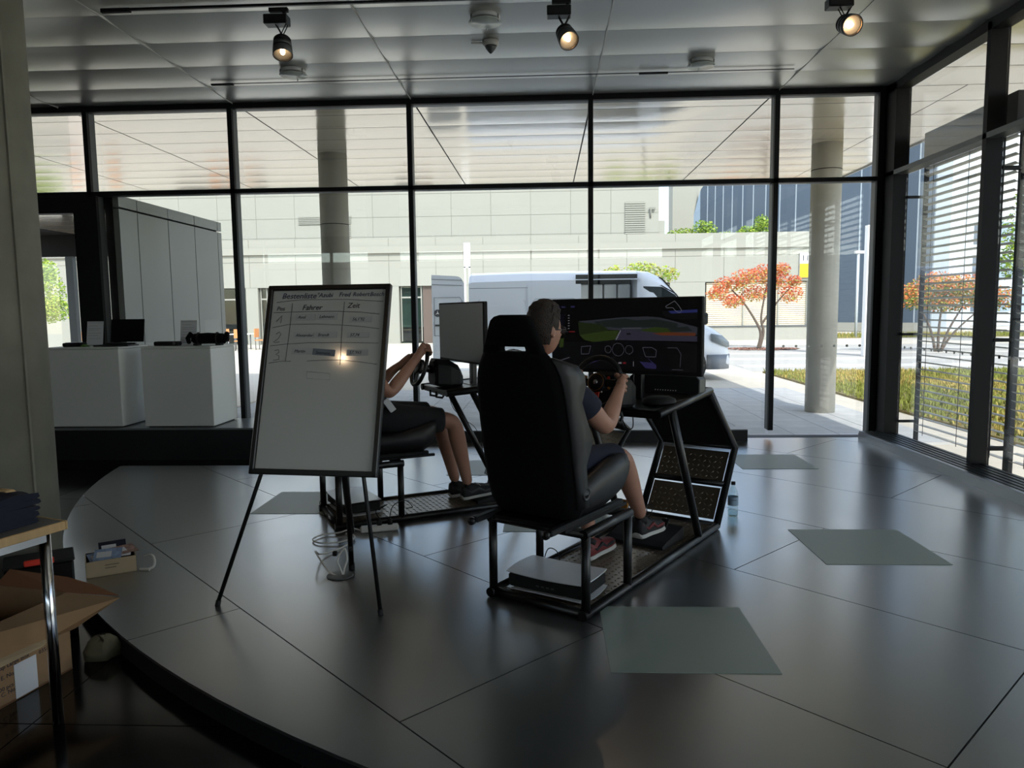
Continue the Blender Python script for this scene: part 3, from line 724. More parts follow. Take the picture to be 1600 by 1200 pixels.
def make_rig(O, deg, lab, dy, ext=0.):
    t = empty('racing_rig', (O[0], O[1], 0), -R(deg), lab, 'simulator', 'racing simulator rigs')
    W2 = .29; r = .026
    def T(name, pts, rad=r): return MB().tube(pts, rad, 10).build(name, M_black, t)
    for s in (-1, 1):
        x = s*W2
        T('base_rail', [(x, -.035, r), (x, 1.85+ext, r)])
        for y in (0, .46): T('post', [(x, y, r), (x, y, .44)], .024)
        T('seat_rail', [(x, -.024, .44), (x, .484, .44)])
        T('front_post', [(x, 1.84+ext, r), (x, 2.20+ext, .53), (x, 1.66+ext, 1.0)])
        T('top_rail', [(x, 1.675+ext, 1.0), (x, .83, .938)], .027)
        T('strut', [(x, 1.04, .945), (x, 1.50, .045)])
    T('crossbar', [(-W2, 0, r), (W2, 0, r)]); T('crossbar', [(-W2, 1.84+ext, r), (W2, 1.84+ext, r)])
    T('crossbar', [(-W2, 0, .44), (W2, 0, .44)]); T('crossbar', [(-W2, .46, .44), (W2, .46, .44)])
    T('crossbar', [(-W2, 2.20+ext, .53), (W2, 2.20+ext, .53)], .018); T('crossbar', [(-W2, 2.027+ext, .285), (W2, 2.027+ext, .285)], .022); T('crossbar', [(-W2, 1.66+ext, 1.0), (W2, 1.66+ext, 1.0)])
    b = MB().box((0, .92+ext/2, .028), (.53, 1.80+ext, .006), m=0); tread(b, -.26, .26, .03, 1.81+ext, .031, m=0); b.build('tread_floor', M_tread, t)
    a = Vector((0, 2.20-1.84, .53-r)).normalized(); Mp = axes((1, 0, 0), a, Vector((1, 0, 0)).cross(a))
    for f0, f1 in ((.075, .455), (.555, .925)):
        c = Vector((0, 1.84+ext, r))+a*((f0+f1)/2*.619); L = (f1-f0)*.619
        pb = MB().box(c, (.514, L+.006, .004), Mp, m=0); tread(pb, -.25, .25, -L/2, L/2, -.002, Mp @ Matrix.Rotation(PI, 3, 'Y'), c, m=0)
        tread(pb, -.25, .25, -L/2, L/2, -.002, Mp, c+Mp @ Vector((0, 0, .004)), m=0); pb.build('tread_panel', M_tread, t)
    a2 = Vector((0, 1.66-2.20, 1.0-.53)); L2 = a2.length; a2.normalize(); M2 = axes((1, 0, 0), a2, Vector((1, 0, 0)).cross(a2))
    MB().box(Vector((0, 2.20+ext, .53))+a2*L2*.5, (.535, L2*.93, .004), M2).build('front_plate', M_matblk, t)
    a3 = Vector((0, 1.66+ext-.84, 1.0-.938)); L3 = a3.length; a3.normalize(); M3 = axes((1, 0, 0), a3, Vector((1, 0, 0)).cross(a3))
    MB().box(Vector((0, .84, .938))+a3*L3*.5+Vector((0, 0, .012)), (.535, L3, .014), M3, bev=.003).build('desk_plate', M_black, t)
    MB().box((0, .862, .935), (.55, .035, .05), bev=.006).build('desk_edge', M_black, t)
    make_seat(t, dy, .75 if dy > .1 else 0)
    return t
RIG1 = ((-.05, 3.74), 33, .0); RIG2 = ((-1.62, 5.35), 62, .2)
rig1 = make_rig(RIG1[0], RIG1[1], 'black tubular racing rig in front, its seat back towards the viewer', RIG1[2])
rig2 = make_rig(RIG2[0], RIG2[1], 'black tubular racing rig half hidden behind the flip chart', RIG2[2], .28)
def on_rig(rig, x, y, z):
    (ox, oy), deg, _ = rig; a = R(deg); return (ox+x*math.cos(a)+y*math.sin(a), oy-x*math.sin(a)+y*math.cos(a), z)
# ---- steering wheels with their bases
TILT = R(17)
WM = axes((1, 0, 0), (0, math.sin(TILT), math.cos(TILT)), (0, -math.cos(TILT), math.sin(TILT)))   # x right, y up the wheel, z to the driver
def make_wheel(rig, wy, lab, fancy):
    t = empty('steering_wheel', on_rig(rig, 0, wy, .965), -R(rig[1]), lab, 'steering wheel', 'racing wheels clamped to the rigs')
    wc = Vector((0, 0, .165)); Rw = .15
    MB().tube([wc+WM @ Vector((Rw*math.cos(2*PI*k/40), Rw*math.sin(2*PI*k/40), 0)) for k in range(40)], .0165, 10, closed=True).build('rim', M_leather, t)
    for a in (0, 180, 270):
        q = R(a); MB().box(wc+WM @ Vector((.09*math.cos(q), .09*math.sin(q), 0)), (.10, .045, .010), WM @ Matrix.Rotation(q, 3, 'Z'), bev=.003).build('spoke', M_red if (a == 270 and fancy) else M_black, t)
    hub = MB().lathe([(.058, -.02), (.058, .012), (.048, .02), (0, .022)], 24, wc, WM).build('hub', M_black, t)
    MB().tube([wc+WM @ Vector((.05*math.cos(2*PI*k/24), .05*math.sin(2*PI*k/24), .019)) for k in range(24)], .0018, 5, closed=True).build('hub_ring', M_gold if fancy else M_frameg, hub)
    MB().lathe([(.016, .022), (.014, .026), (0, .026)], 12, wc, WM).build('hub_badge', M_steel, hub)
    for k, (x, y) in enumerate(((-.075, .03), (.075, .03), (-.085, -.03), (.085, -.03), (-.04, -.055), (.04, -.055))):
        MB().lathe([(.008, .004), (.008, .014), (0, .015)], 10, wc+WM @ Vector((x, y, 0)), WM).build('button', (M_gold, M_red, M_steel)[k % 3] if fancy else M_frameg, hub)
    MB().tube([wc+WM @ Vector((0, 0, -.02)), wc+WM @ Vector((0, 0, -.11))], .03, 14).build('shaft', M_black, t)
    bs = []
    for y, hw, z0, z1 in ((.10, .085, .03, .20), (.12, .105, .01, .222), (.22, .112, .0, .21), (.30, .10, .0, .165), (.335, .075, .005, .12)):
        bs.append([Vector(p) for p in ((-hw, y, z0+.02), (-hw+.02, y, z0), (hw-.02, y, z0), (hw, y, z0+.02), (hw, y, z1-.045), (hw-.045, y, z1), (-hw+.045, y, z1), (-hw, y, z1-.045))])
    MB().loft(bs, sm=False).build('wheel_base', M_frame, t)
    for s in (-1, 1):
        MB().tube([(s*.07, .11, -.03), (s*.07, .11, -.075), (s*.07, .16, -.085), (s*.07, .18, -.05), (s*.07, .16, -.02)], .010, 6).build('clamp', M_black, t)
    return t
make_wheel(RIG1, .64, 'racing wheel of the front rig with gold ring and red lower spoke', True)
make_wheel(RIG2, .72, 'dark racing wheel of the rear rig beside the flip chart', False)
# ---- monitors on their stands
M_scr = [M_matblk]
def emis(name, rgb, e=.35):
    m = mat(name, rgb, .35); b = m.node_tree.nodes['Principled BSDF']; b.inputs['Emission Color'].default_value = (*lin(rgb), 1); b.inputs['Emission Strength'].default_value = e*.2
    b.inputs['Base Color'].default_value = (.008, .008, .009, 1); return m
SCR = {k: emis('screen_'+k, v, e) for k, v, e in (('sky', (10, 11, 16), .5), ('hill', (74, 78, 88), .55), ('grass', (66, 84, 34), .6), ('grassd', (46, 60, 30), .6), ('road', (78, 76, 96), .55), ('line', (190, 190, 200), .5), ('tree', (44, 52, 50), .6), ('rust', (132, 72, 44), .6), ('blue', (52, 60, 128), .7), ('dash', (12, 12, 16), .5), ('grey', (110, 110, 124), .5), ('white', (200, 200, 210), .4), ('red', (150, 40, 50), .6), ('violet', (62, 58, 110), .6))}
SK = list(SCR)
def make_monitor(rig, my, w, lab, active, post_x=0.):
    t = empty('gaming_monitor', on_rig(rig, 0, my, .985), -R(rig[1]), lab, 'monitor', 'wide monitors on the rigs')
    z0, z1 = .160, .640; dx = post_x
    BX(-w/2+dx, w/2+dx, 0, .035, z0, z1, .006).build('panel', M_matblk, t)
    BX(-w*.3+dx, w*.3+dx, .03, .075, z0+.08, z1-.12, .015).build('rear_housing', M_black, t)
    BX(-.03, .03, .07, .115, -.02, .40, .006).build('stand_column', M_black, t)
    BX(-.16, .16, .02, .20, -.022, -.008, .005).build('stand_foot', M_black, t)
    s = BX(-w/2+.012+dx, w/2-.012+dx, -.0015, 0, z0+.018, z1-.012).build('screen', M_matblk if active else mat('screen_off', (84, 88, 90), .35, 0, .5), t)
    if active:
        W_, H_ = w-.024, z1-z0-.030
        lay = [0]; b = MB()
        def P(k, pts):
            lay[0] += 1; y = -.0017-.00006*lay[0]
            b.add([(dx-w/2+.012+u*W_, y, z0+.018+(1-v)*H_) for u, v in pts], [list(range(len(pts)))], SK.index(k))
        def L(k, pts, wd=.004):
            for i in range(len(pts)-1):
                (u0, v0), (u1, v1) = pts[i], pts[i+1]; du, dv = (u1-u0)*W_, (v1-v0)*H_; n = math.hypot(du, dv) or 1
                ox, oy = -dv/n*wd/W_, du/n*wd/H_; P(k, [(u0+ox, v0+oy), (u1+ox, v1+oy), (u1-ox, v1-oy), (u0-ox, v0-oy)])
        P('hill', [(.19, .30), (.36, .27), (.5, .245), (.66, .235), (.75, .25), (.98, .38), (.98, .48), (.4, .42)])
        P('tree', [(.30, .31), (.42, .28), (.52, .26), (.6, .29), (.72, .27), (.86, .33), (.86, .40), (.7, .38), (.55, .40), (.38, .38)])
        P('grassd', [(.19, .31), (.34, .34), (.40, .40), (.40, .46), (.2, .50)])
        P('grass', [(.2, .50), (.42, .43), (.48, .43), (.46, .56), (.30, .60), (.235, .57)])
        P('grass', [(.62, .42), (.72, .38), (.82, .40), (.84, .46), (.66, .45)])
        P('road', [(.49, .42), (.56, .415), (.70, .45), (.98, .50), (.98, .57), (.45, .565)])
        L('line', [(.49, .43), (.46, .56)], .003); L('grey', [(.50, .40), (.63, .395)], .004)
        P('rust', [(.70, .465), (.80, .45), (.97, .455), (.97, .495), (.76, .495)])
        P('tree', [(.80, .40), (.92, .37), (.95, .43), (.82, .45)])
        P('dash', [(.53, .47), (.555, .465), (.56, .485), (.535, .49)])
        P('dash', [(.76, .165), (.98, .145), (.98, .27), (.84, .275), (.775, .235)])
        P('blue', [(.80, .165), (.98, .145), (.98, .185), (.82, .20)])
        L('white', [(.785, .10), (.84, .03), (.865, .09), (.885, .16), (.87, .19), (.845, .16), (.83, .12), (.79, .12), (.785, .10)], .0011)
        P('dash', [(.0, .60), (.3, .60), (.45, .565), (.7, .57), (.98, .60), (.98, .985), (0, .985)])
        P('grass', [(.055, .56), (.085, .545), (.08, .68), (.05, .69)])
        for cu, r in ((.405, .022), (.475, .040), (.55, .026)):
            L('grey', [(cu+r*math.cos(a), .70+r*2.3*math.sin(a)) for a in [2*PI*i/16 for i in range(17)]], .0015)
        L('grey', [(.215, .67), (.285, .655), (.27, .77), (.215, .78), (.215, .67)], .002); L('grey', [(.64, .665), (.70, .66), (.73, .70), (.725, .79), (.66, .79), (.64, .665)], .002)
        L('grey', [(.80, .66), (.86, .66), (.885, .74), (.88, .92)], .0015)
        P('violet', [(.62, .86), (.70, .87), (.67, .80), (.73, .90), (.73, .955), (.66, .95)])
        P('violet', [(.24, .90), (.33, .85), (.34, .87), (.25, .93)]); L('white', [(.58, .86), (.58, .93)], .002)
        P('white', [(.478, .88), (.50, .875), (.50, .90), (.478, .90)]); P('red', [(.51, .875), (.53, .875), (.53, .90), (.51, .90)])
        L('grey', [(.06, .88), (.13, .83)], .003); L('grey', [(.83, .955), (.90, .955)], .0015)
        for k in range(6): P('white', [(.118, .21+.038*k), (.130, .208+.038*k), (.130, .218+.038*k), (.118, .22+.038*k)]); P('violet', [(.03, .21+.038*k), (.09, .21+.038*k), (.09, .214+.038*k), (.03, .214+.038*k)])
        P('grey', [(.03, .45), (.12, .45), (.12, .456), (.03, .456)]); P('red', [(.125, .445), (.17, .445), (.17, .46), (.125, .46)])
        P('violet', [(.03, .08), (.06, .08), (.06, .10), (.03, .10)]); P('violet', [(.07, .08), (.10, .08), (.10, .10), (.07, .10)]); P('violet', [(.14, .075), (.17, .075), (.17, .10), (.14, .10)])
        b.build('race_picture', [SCR[k] for k in SK], s)
    return t
make_monitor(RIG1, 1.10, 1.06, 'wide monitor of the front rig showing a racing game', True, -.075)
make_monitor(RIG2, 1.08, .97, 'wide blank grey monitor of the rear rig, left of the front seat', False, -.04)
t = empty('speaker_box', on_rig(RIG1, .06, 1.48, .996), -R(33), 'black rounded box with vent holes behind the monitor stand', 'box')
MB().prism([(-.24, 0), (.235, 0), (.25, .015), (.25, .095), (.23, .118), (-.22, .118), (-.24, .10)], -.06, .06, axes((1, 0, 0), (0, 0, 1), (0, -1, 0))).build('housing', M_matblk, t)
MB().prism([(-.241, 0), (.236, 0), (.252, .015), (.252, .096), (.231, .1195), (-.221, .1195), (-.241, .101)], -.045, .045, axes((1, 0, 0), (0, 0, 1), (0, -1, 0)), (0, .0, 0)).build('rim_band', M_frameg, t)
v = MB()
for k in range(9): v.lathe([(.004, 0), (.004, .003)], 8, (-.05+.018*k, -.061, .022), axes((1, 0, 0), (0, 0, 1), (0, -1, 0)))
tag(v.build('vent_holes', M_plast, t), kind='stuff')
t = empty('desk_phone_tray', on_rig(RIG1, .19, 1.08, .9715), -R(33), 'low black tray lying on the desk plate beside the monitor stand', 'tray')
MB().lathe([(.0, 0), (.10, 0), (.105, .012), (.10, .03), (.06, .045), (0, .048)], 24).build('shell', M_matblk, t)
# ---- pedals
def make_pedals(rig, y, lab):
    t = empty('pedal_set', on_rig(rig, .0, y, .033), -R(rig[1]), lab, 'pedals', 'pedal sets in the rigs')
    MB().loft([[Vector((x, yy, z)) for x, z in ((-.21, 0), (.21, 0), (.205, h), (-.205, h))] for yy, h in ((-.17, .02), (-.10, .035), (.10, .06), (.17, .075))], sm=False).build('base_plate', M_matblk, t)
    for k, x in enumerate((-.19, -.085, .09)):
        pr = .06 if x > 0 else 0                  # the accelerator is pressed down
        a = MB().box((x, .12+pr*.5, .13-pr), (.018, .03, .15-pr), Matrix.Rotation(R(-14), 3, 'X')).build('pedal_arm', M_steel, t)
        MB().box((x, .085+pr*.5, .175-pr*1.5), (.055, .012, .085), Matrix.Rotation(R(-20-pr*600), 3, 'X'), bev=.003).build('pedal_face', (M_frame if x > 0 else M_gold) if rig is RIG1 else M_alu, a)
make_pedals(RIG1, 1.28, 'pedal set with gold pedal faces under the front driver')
make_pedals(RIG2, 1.28, 'pedal set under the rear driver')
# ---- consoles lying in the rear boxes of the rigs
def console(loc, rz, lab, tilt=0.):
    t = empty('game_console', loc, rz, lab, 'game console', 'white game consoles lying in the rigs'); t.rotation_euler = (R(tilt), 0, rz)
    def plate(z, top):
        b = MB(); n = 10; m = 5; V = []; F = []
        for i in range(n+1):
            for j in range(m+1):
                u, v = i/n*2-1, j/m*2-1
                x = u*(.245-.012*v*v); y = v*(.155-.008*u*u); zz = z+(1 if top else -1)*(.012*abs(u)**3*0+.010*(u*u)*.6 - .004*v*v)
                V.append((x, y, zz))
        for i in range(n):
            for j in range(m): F.append((i*(m+1)+j, (i+1)*(m+1)+j, (i+1)*(m+1)+j+1, i*(m+1)+j+1))
        o = len(V); b.add(V+[(x, y, zz+(.005 if top else -.005)) for x, y, zz in V], F+[[o+q for q in f] for f in F], 0, True)
        e = [i*(m+1) for i in range(n+1)]+[n*(m+1)+j for j in range(1, m+1)]+[i*(m+1)+m for i in range(n-1, -1, -1)]+[j for j in range(m-1, 0, -1)]
        b.add([b.v[q] for q in e]+[b.v[q+o] for q in e], [(q, (q+1) % len(e), len(e)+(q+1) % len(e), len(e)+q) for q in range(len(e))]); return b
    MB().box((0, 0, .054), (.46, .285, .074), bev=.012).build('core', M_matblk, t)
    plate(.096, True).build('white_cover', M_consW, t); plate(.012, False).build('white_cover', M_consW, t)
    for k in range(4): BX(-.05+.03*k, -.032+.03*k, -.1445, -.142, .045, .052).build('port', M_frameg, t)
console(on_rig(RIG1, -.01, .205, .036), -R(33-4), 'white and black game console lying in the front rig under the seat')
console(on_rig(RIG2, -.13, .20, .036), -R(62-4), 'white and black game console lying in the rear rig behind the flip-chart legs')

# ================================================================ PEOPLE
def head_mesh(b, c, yaw, pitch, h=.252):
    """a sculpted head looking along local +y, joined into mesh builder b"""
    s = h/.25; M = Matrix.Rotation(yaw, 3, 'Z') @ Matrix.Rotation(pitch, 3, 'X'); c = Vector(c); n, k = 28, 22; V = []; F = []
    def G(p, q, w): return math.exp(-sum((a-b2)**2 for a, b2 in zip(p, q))/(w*w))
    for i in range(k+1):
        a = PI*i/k
        for j in range(n):
            q = 2*PI*j/n; d = Vector((math.sin(a)*math.cos(q), math.sin(a)*math.sin(q), math.cos(a)))
            x, y, z = d.x*.076, d.y*.097, d.z*.125
            if z < 0: t = -z/.125; x *= 1-.28*t*t; y = y*(1-.22*t*t)+.018*t
            if y < 0 and z < -.02: y *= 1-.35*min(1, (-z-.02)/.1)
            f = 1 if y > 0 else 0
            y += f*(.026*G((x, z), (0, -.022), .017)+.012*G((x, z), (0, .004), .014)+.006*G((x, z), (0, -.072), .02)-.002*G((x, z), (0, -.060), .006)+.008*G((x, z), (0, -.105), .02))
            for sx in (-1, 1): y -= f*.010*G((x, z), (sx*.032, .006), .015)
            y += f*.004*G((x, z), (0, .028), .04)
            V.append(M @ Vector((x*s, y*s, z*s))+c)
    for i in range(k):
        for j in range(n): F.append((i*n+j, i*n+(j+1) % n, (i+1)*n+(j+1) % n, (i+1)*n+j))
    b.add(V, F, 0, True)
    for sx in (-1, 1):                            # ears
        e = M @ Vector((sx*.076*s, -.008*s, -.006*s))+c; b.ball(e, (.009, .019, .031), 0, 10, 8, M @ Matrix.Rotation(sx*R(-18), 3, 'Z') @ Matrix.Rotation(R(10), 3, 'X'))
        b.ball(e+M @ Vector((sx*.006, .004, -.022)), (.007, .009, .010), 0, 8, 6, M)
    return M
def face_parts(t, c, M, s):
    eye = MB(); br = MB()
    for sx in (-1, 1):
        eye.ball(Vector(c)+M @ Vector((sx*.032*s, .079*s, .006*s)), .0115*s, 0, 12, 8)
        br.tube([Vector(c)+M @ Vector((sx*x*s, y*s, z*s)) for x, y, z in ((.016, .098, .024), (.032, .094, .029), (.048, .083, .024))], .004, 6)
    eye.build('eyes', M_sole, t); br.build('eyebrows', M_hair, t)
    MB().tube([Vector(c)+M @ Vector((x*s, y*s, -.061*s)) for x, y in ((-.024, .083), (-.010, .094), (.010, .094), (.024, .083))], [.003, .0055, .0055, .003], 8).build('lips', M_redsh if False else mat('lips', (160, 104, 94), .5), t)
def hair(t, c, M, s, m):
    n, k = 36, 20; V = []; F = []; rng = random.Random(3)
    def pt(i, j, ex):
        a = PI*.62*i/k; q = 2*PI*j/n; d = Vector((math.sin(a)*math.cos(q), math.sin(a)*math.sin(q), math.cos(a)))
        front = max(0, d.y); lim = 1.0
        x, y, z = d.x*(.079+ex), d.y*(.100+ex), d.z*(.127+ex*1.5)
        if y < 0 and z < -.02: y *= 1-.25*min(1, (-z-.02)/.1)
        return Vector((x, y, z))
    for i in range(k+1):
        for j in range(n):
            q = 2*PI*j/n; fy = math.sin(q); a = i/k
            top = .62*PI*(.56 if fy > .35 else (.80 if fy > -.1 else 1.12)); aa = a*top
            d = Vector((math.sin(aa)*math.cos(q), math.sin(aa)*math.sin(q), math.cos(aa)))
            thick = (.027 if aa < .27*PI else (.016 if aa < .34*PI else .008))*(1-.7*a**6)+rng.uniform(-.003, .005)
            x, y, z = d.x*(.077+thick), d.y*(.098+thick), d.z*(.126+thick*1.2)
            if d.y > .1: z += .010*d.y*(1-a)
            if y < 0 and z < -.02: y *= 1-.35*min(1, (-z-.02)/.1)
            V.append(Vector(c)+M @ Vector((x*s, y*s, z*s)))
    for i in range(k):
        for j in range(n): F.append((i*n+j, i*n+(j+1) % n, (i+1)*n+(j+1) % n, (i+1)*n+j))
    b = MB().add(V, F, 0, True); b.build('hair', m, t)
def glasses(t, c, M, s):
    c = Vector(c); fr = MB(); ln = MB()
    for sx in (-1, 1):
        ring = [c+M @ Vector((sx*.034*s+.024*math.cos(a), .108*s-.006*abs(math.cos(a)), .004*s+.017*math.sin(a))) for a in [2*PI*i/20 for i in range(20)]]
        fr.tube(ring, .0022, 6, closed=True); ln.add(ring, [list(range(20))])
        fr.tube([c+M @ Vector((sx*.058*s, .102*s, .008*s)), c+M @ Vector((sx*.077*s, .05*s, .006*s)), c+M @ Vector((sx*.081*s, -.005*s, .006*s)), c+M @ Vector((sx*.080*s, -.025*s, -.012*s))], .0022, 6)
    fr.tube([c+M @ Vector((-.012*s, .108*s, .008*s)), c+M @ Vector((.012*s, .108*s, .008*s))], .0022, 6)
    g_ = fr.build('spectacles', M_black, t); ln.build('lenses', M_lens, g_)
def grip_hand(b, rim, tang, out, back, wrist, rr=.0165, sc=1.0):
    """palm and five fingers closed round a rim; tang runs along the rim, out away from the wheel, back to the driver"""
    rim, tang, out, back, wrist = (Vector(v) for v in (rim, tang, out, back, wrist)); tang.normalize(); out.normalize(); back.normalize()
    pc = rim+back*.030+out*.024
    d = (pc-wrist).normalized()
    V = [wrist+(pc-wrist)*.25, wrist+(pc-wrist)*.65, pc, pc+out*.012-back*.012]
    vs, fs = skin(V, [(0, 1), (1, 2), (2, 3)], [(.032, .032), (.035, .040), (.032, .050), (.020, .046)]); b.add(vs, fs, 0, True)
    for k in range(4):
        off = tang*((1.5-k)*.0235); L = (.92, 1.0, .95, .78)[k]; P = []
        for i in range(6):
            a = R(55-(i/5)*235*L); rd = rr+.0135
            P.append(rim+off+back*(math.sin(a)*rd)+out*(math.cos(a)*rd)+tang*(.006*math.sin(i*.8)*(1 if k < 2 else -1)))
        P = [pc+off*.9+out*.008]+P
        b.tube(P, [.0135, .0130, .0125, .0120, .0112, .0100, .0075], 8)
    P = [pc-out*.02+tang*.022, rim+tang*.036+back*.030-out*.008, rim+tang*.042+back*.014-out*.024, rim+tang*.040-back*.006-out*.028]
    b.tube(smooth_path(P, 3), [.016]+[.0145]*8+[.009], 8)
def shoe(t, ankle, heel, toe, m_up, m_acc, lace, swoosh=False):
    """a trainer from heel to toe with a pale sole"""
    heel, toe = Vector(heel), Vector(toe); y = (toe-heel); L = y.length; y.normalize(); x = y.cross(Vector((0, 0, 1))).normalized(); z = x.cross(y)
    def ring(f, hw, z0, z1, ox=0):
        o = heel+y*(f*L)+x*ox
        return [o+x*(hw*1.18*c)+z*(z0+(z1-z0)*h*1.08) for c, h in ((-.82, 0), (.82, 0), (1, .18), (.96, .45), (.78, .75), (.4, .97), (0, 1), (-.4, .97), (-.78, .75), (-.96, .45), (-1, .18))]
    S = [(-.01, .018, .02, .05), (.02, .032, .0, .095), (.12, .038, 0, .108), (.26, .037, 0, .105), (.40, .038, 0, .085), (.56, .044, 0, .068), (.74, .047, 0, .058), (.90, .038, 0, .048), (.98, .022, .006, .038), (1.0, .010, .012, .028)]
    sh = MB().loft([ring(f, hw, z0+.022, z1+.012) for f, hw, z0, z1 in S]).build('shoe', m_up, t)
    MB().loft([ring(f*1.02-.01, hw*1.10, z0, .030+z0*.3) for f, hw, z0, z1 in S]).build('sole', M_sole, sh)
    ac = MB()
    for s in (-1, 1): ac.tube([heel+y*(L*f)+x*(s*w)+z*h for f, w, h in ((.04, .030, .085), (.22, .041, .055), (.42, .042, .075), (.55, .045, .045), (.74, .050, .050), (.92, .036, .045))], [.004, .010, .012, .009, .012, .005], 6)
    ac.build('trim', m_acc, sh)
    lc = MB()
    for k in range(4): f = .38+.07*k; h = .105-.016*k; lc.tube([heel+y*(L*f)-x*.026+z*h, heel+y*(L*f)+z*(h+.012), heel+y*(L*(f+.03))+x*.026+z*h], .003, 5)
    if lace:
        p = heel+y*(L*.36)+z*.112; lc.tube(smooth_path([p, p+y*.03+z*.03+x*.02, p+y*.06+z*.065+x*.01, p+y*.035+z*.075-x*.01, p+y*.005+z*.045, p], 5), .0028, 5)
    lc.build('laces', M_matblk if not swoosh else M_sole, sh)
    MB().tube([Vector(ankle)+Vector((0, 0, .0)), heel+y*(L*.14)+z*.085], [.042, .040], 12).build('sock', M_matblk, sh)
def person(rig, lab, J, hd, hair_m, shirt_m, short_m, hands, shoes_, spec=False, sleeve=.55, badge=None):
    t = empty('person', on_rig(rig, 0, J['hipc'][1], 0), -R(rig[1]), lab, 'person', 'drivers in the racing rigs')
    oy = J['hipc'][1]
    J = {k: Vector(v)-Vector((0, oy, 0)) for k, v in J.items()}
    mid = lambda a, b, f: J[a].lerp(J[b], f)
    V = [J['hipc'], mid('hipc', 'chest', .5), J['chest'], J['neck'], J['headb']]; E = [(0, 1), (1, 2), (2, 3), (3, 4)]
    rad = [(.13, .10), (.13, .10), (.16, .12), (.062, .062), (.056, .06)]
    def limb(root, pts, rs):
        p = root
        for q, r_ in zip(pts, rs): V.append(q); rad.append((r_, r_)); E.append((p, len(V)-1)); p = len(V)-1
    for s in 'LR':
        rim, tang, out_, back = hands[s]; palm = Vector(rim)-Vector((0, oy, 0))+Vector(back).normalized()*.03+Vector(out_).normalized()*.024
        limb(2, [J['sh'+s], mid('sh'+s, 'el'+s, .5), J['el'+s], mid('el'+s, 'wr'+s, .35), J['wr'+s], J['wr'+s].lerp(palm, .75)], [.070, .062, .053, .054, .036, .032])
        limb(0, [J['hip'+s], mid('hip'+s, 'kn'+s, .5), J['kn'+s], mid('kn'+s, 'an'+s, .33), mid('kn'+s, 'an'+s, .7), J['an'+s]], [.088, .092, .072, .070, .053, .043])
    b = MB(); vs, fs = skin(V, E, rad, 2); b.add(vs, fs, 0, True)
    hc = Vector(hd[0])-Vector((0, oy, 0)); M = head_mesh(b, hc, R(hd[1]), R(hd[2]))
    for s in 'LR':
        rim, tang, out_, back = hands[s]; grip_hand(b, Vector(rim)-Vector((0, oy, 0)), tang, out_, back, J['wr'+s])
    b.build('body', M_skin, t)
    # shirt
    V = [mid('hipc', 'chest', .05), mid('hipc', 'chest', .55), J['chest'], mid('chest', 'neck', .7)]; E = [(0, 1), (1, 2), (2, 3)]; rad = [(.184, .152), (.178, .142), (.190, .142), (.085, .085)]
    for s in 'LR':
        p = 2
        for q, r_ in ((J['sh'+s], .090), (mid('sh'+s, 'el'+s, sleeve*.6), .084), (mid('sh'+s, 'el'+s, sleeve), .080), (mid('sh'+s, 'el'+s, sleeve+.02), .074)):
            V.append(q); rad.append((r_, r_)); E.append((p, len(V)-1)); p = len(V)-1
    vs, fs = skin(V, E, rad, 2); MB().add(vs, fs, 0, True).build('shirt', shirt_m, t)
    # shorts
    V = [J['hipc'], mid('hipc', 'chest', .28)]; E = [(0, 1)]; rad = [(.186, .165), (.176, .150)]
    for s in 'LR':
        p = 0
        for f, r_ in ((0, .138), (.4, .122), (.74, .108), (.82, .106), (.84, .094)):
            V.append(mid('hip'+s, 'kn'+s, f)); rad.append((r_, r_)); E.append((p, len(V)-1)); p = len(V)-1
    vs, fs = skin(V, E, rad, 2); MB().add(vs, fs, 0, True).build('shorts', short_m, t)
    hair(t, hc, M, 1.0, hair_m); face_parts(t, hc, M, 1.0)
    if spec: glasses(t, hc, M, 1.0)
    for s in 'LR':
        he, to, mu, ma, lc, sw = shoes_[s]; o = Vector((0, oy, 0)); shoe(t, J['an'+s], Vector(he)-o, Vector(to)-o, mu, ma, lc, sw)
    if badge:
        p, q = badge; B(Vector(p)-Vector((0, oy, 0)), (.012, .05, .11), q, .002).build('card_badge', M_paper, t)
    return t
def rim_pt(wy, ang, zc=1.13, Rw=.15):
    a = R(ang); c = Vector((0, wy, zc)); return c+WM @ Vector((Rw*math.cos(a), Rw*math.sin(a), 0)), WM @ Vector((-math.sin(a), math.cos(a), 0)), WM @ Vector((math.cos(a), math.sin(a), 0)), WM @ Vector((0, 0, 1))
r1 = rim_pt(.64, 2); l1 = rim_pt(.64, 172); l1 = (l1[0], -l1[1], l1[2], l1[3])
person(RIG1, 'person with short brown hair and glasses in navy shirt, steering in the front rig',
    dict(hipc=(0, .20, .70), chest=(0, .07, 1.05), neck=(0, .05, 1.25), headb=(0, .06, 1.34), shR=(.185, .04, 1.16), shL=(-.185, .04, 1.16), elR=(.275, .235, .945), elL=(-.27, .26, .95),
         wrR=(.205, .50, 1.085), wrL=(-.20, .50, 1.09), hipR=(.09, .25, .69), hipL=(-.09, .25, .69), knR=(.135, .68, .70), knL=(-.15, .66, .66), anR=(.09, 1.045, .25), anL=(-.105, .74, .15)),
    ((.0, .075, 1.45), -17, -4), M_hair, M_navy, M_navy, {'R': r1, 'L': l1},
    {'R': ((.09, .985, .125), (.10, 1.325, .11), M_shoe, M_redsh, True, False), 'L': ((-.105, .68, .034), (-.09, 1.0, .05), M_redsh, M_shoe, False, False)}, spec=True)
r2 = rim_pt(.72, 60); l2 = rim_pt(.72, 165); l2 = (l2[0], -l2[1], l2[2], l2[3])
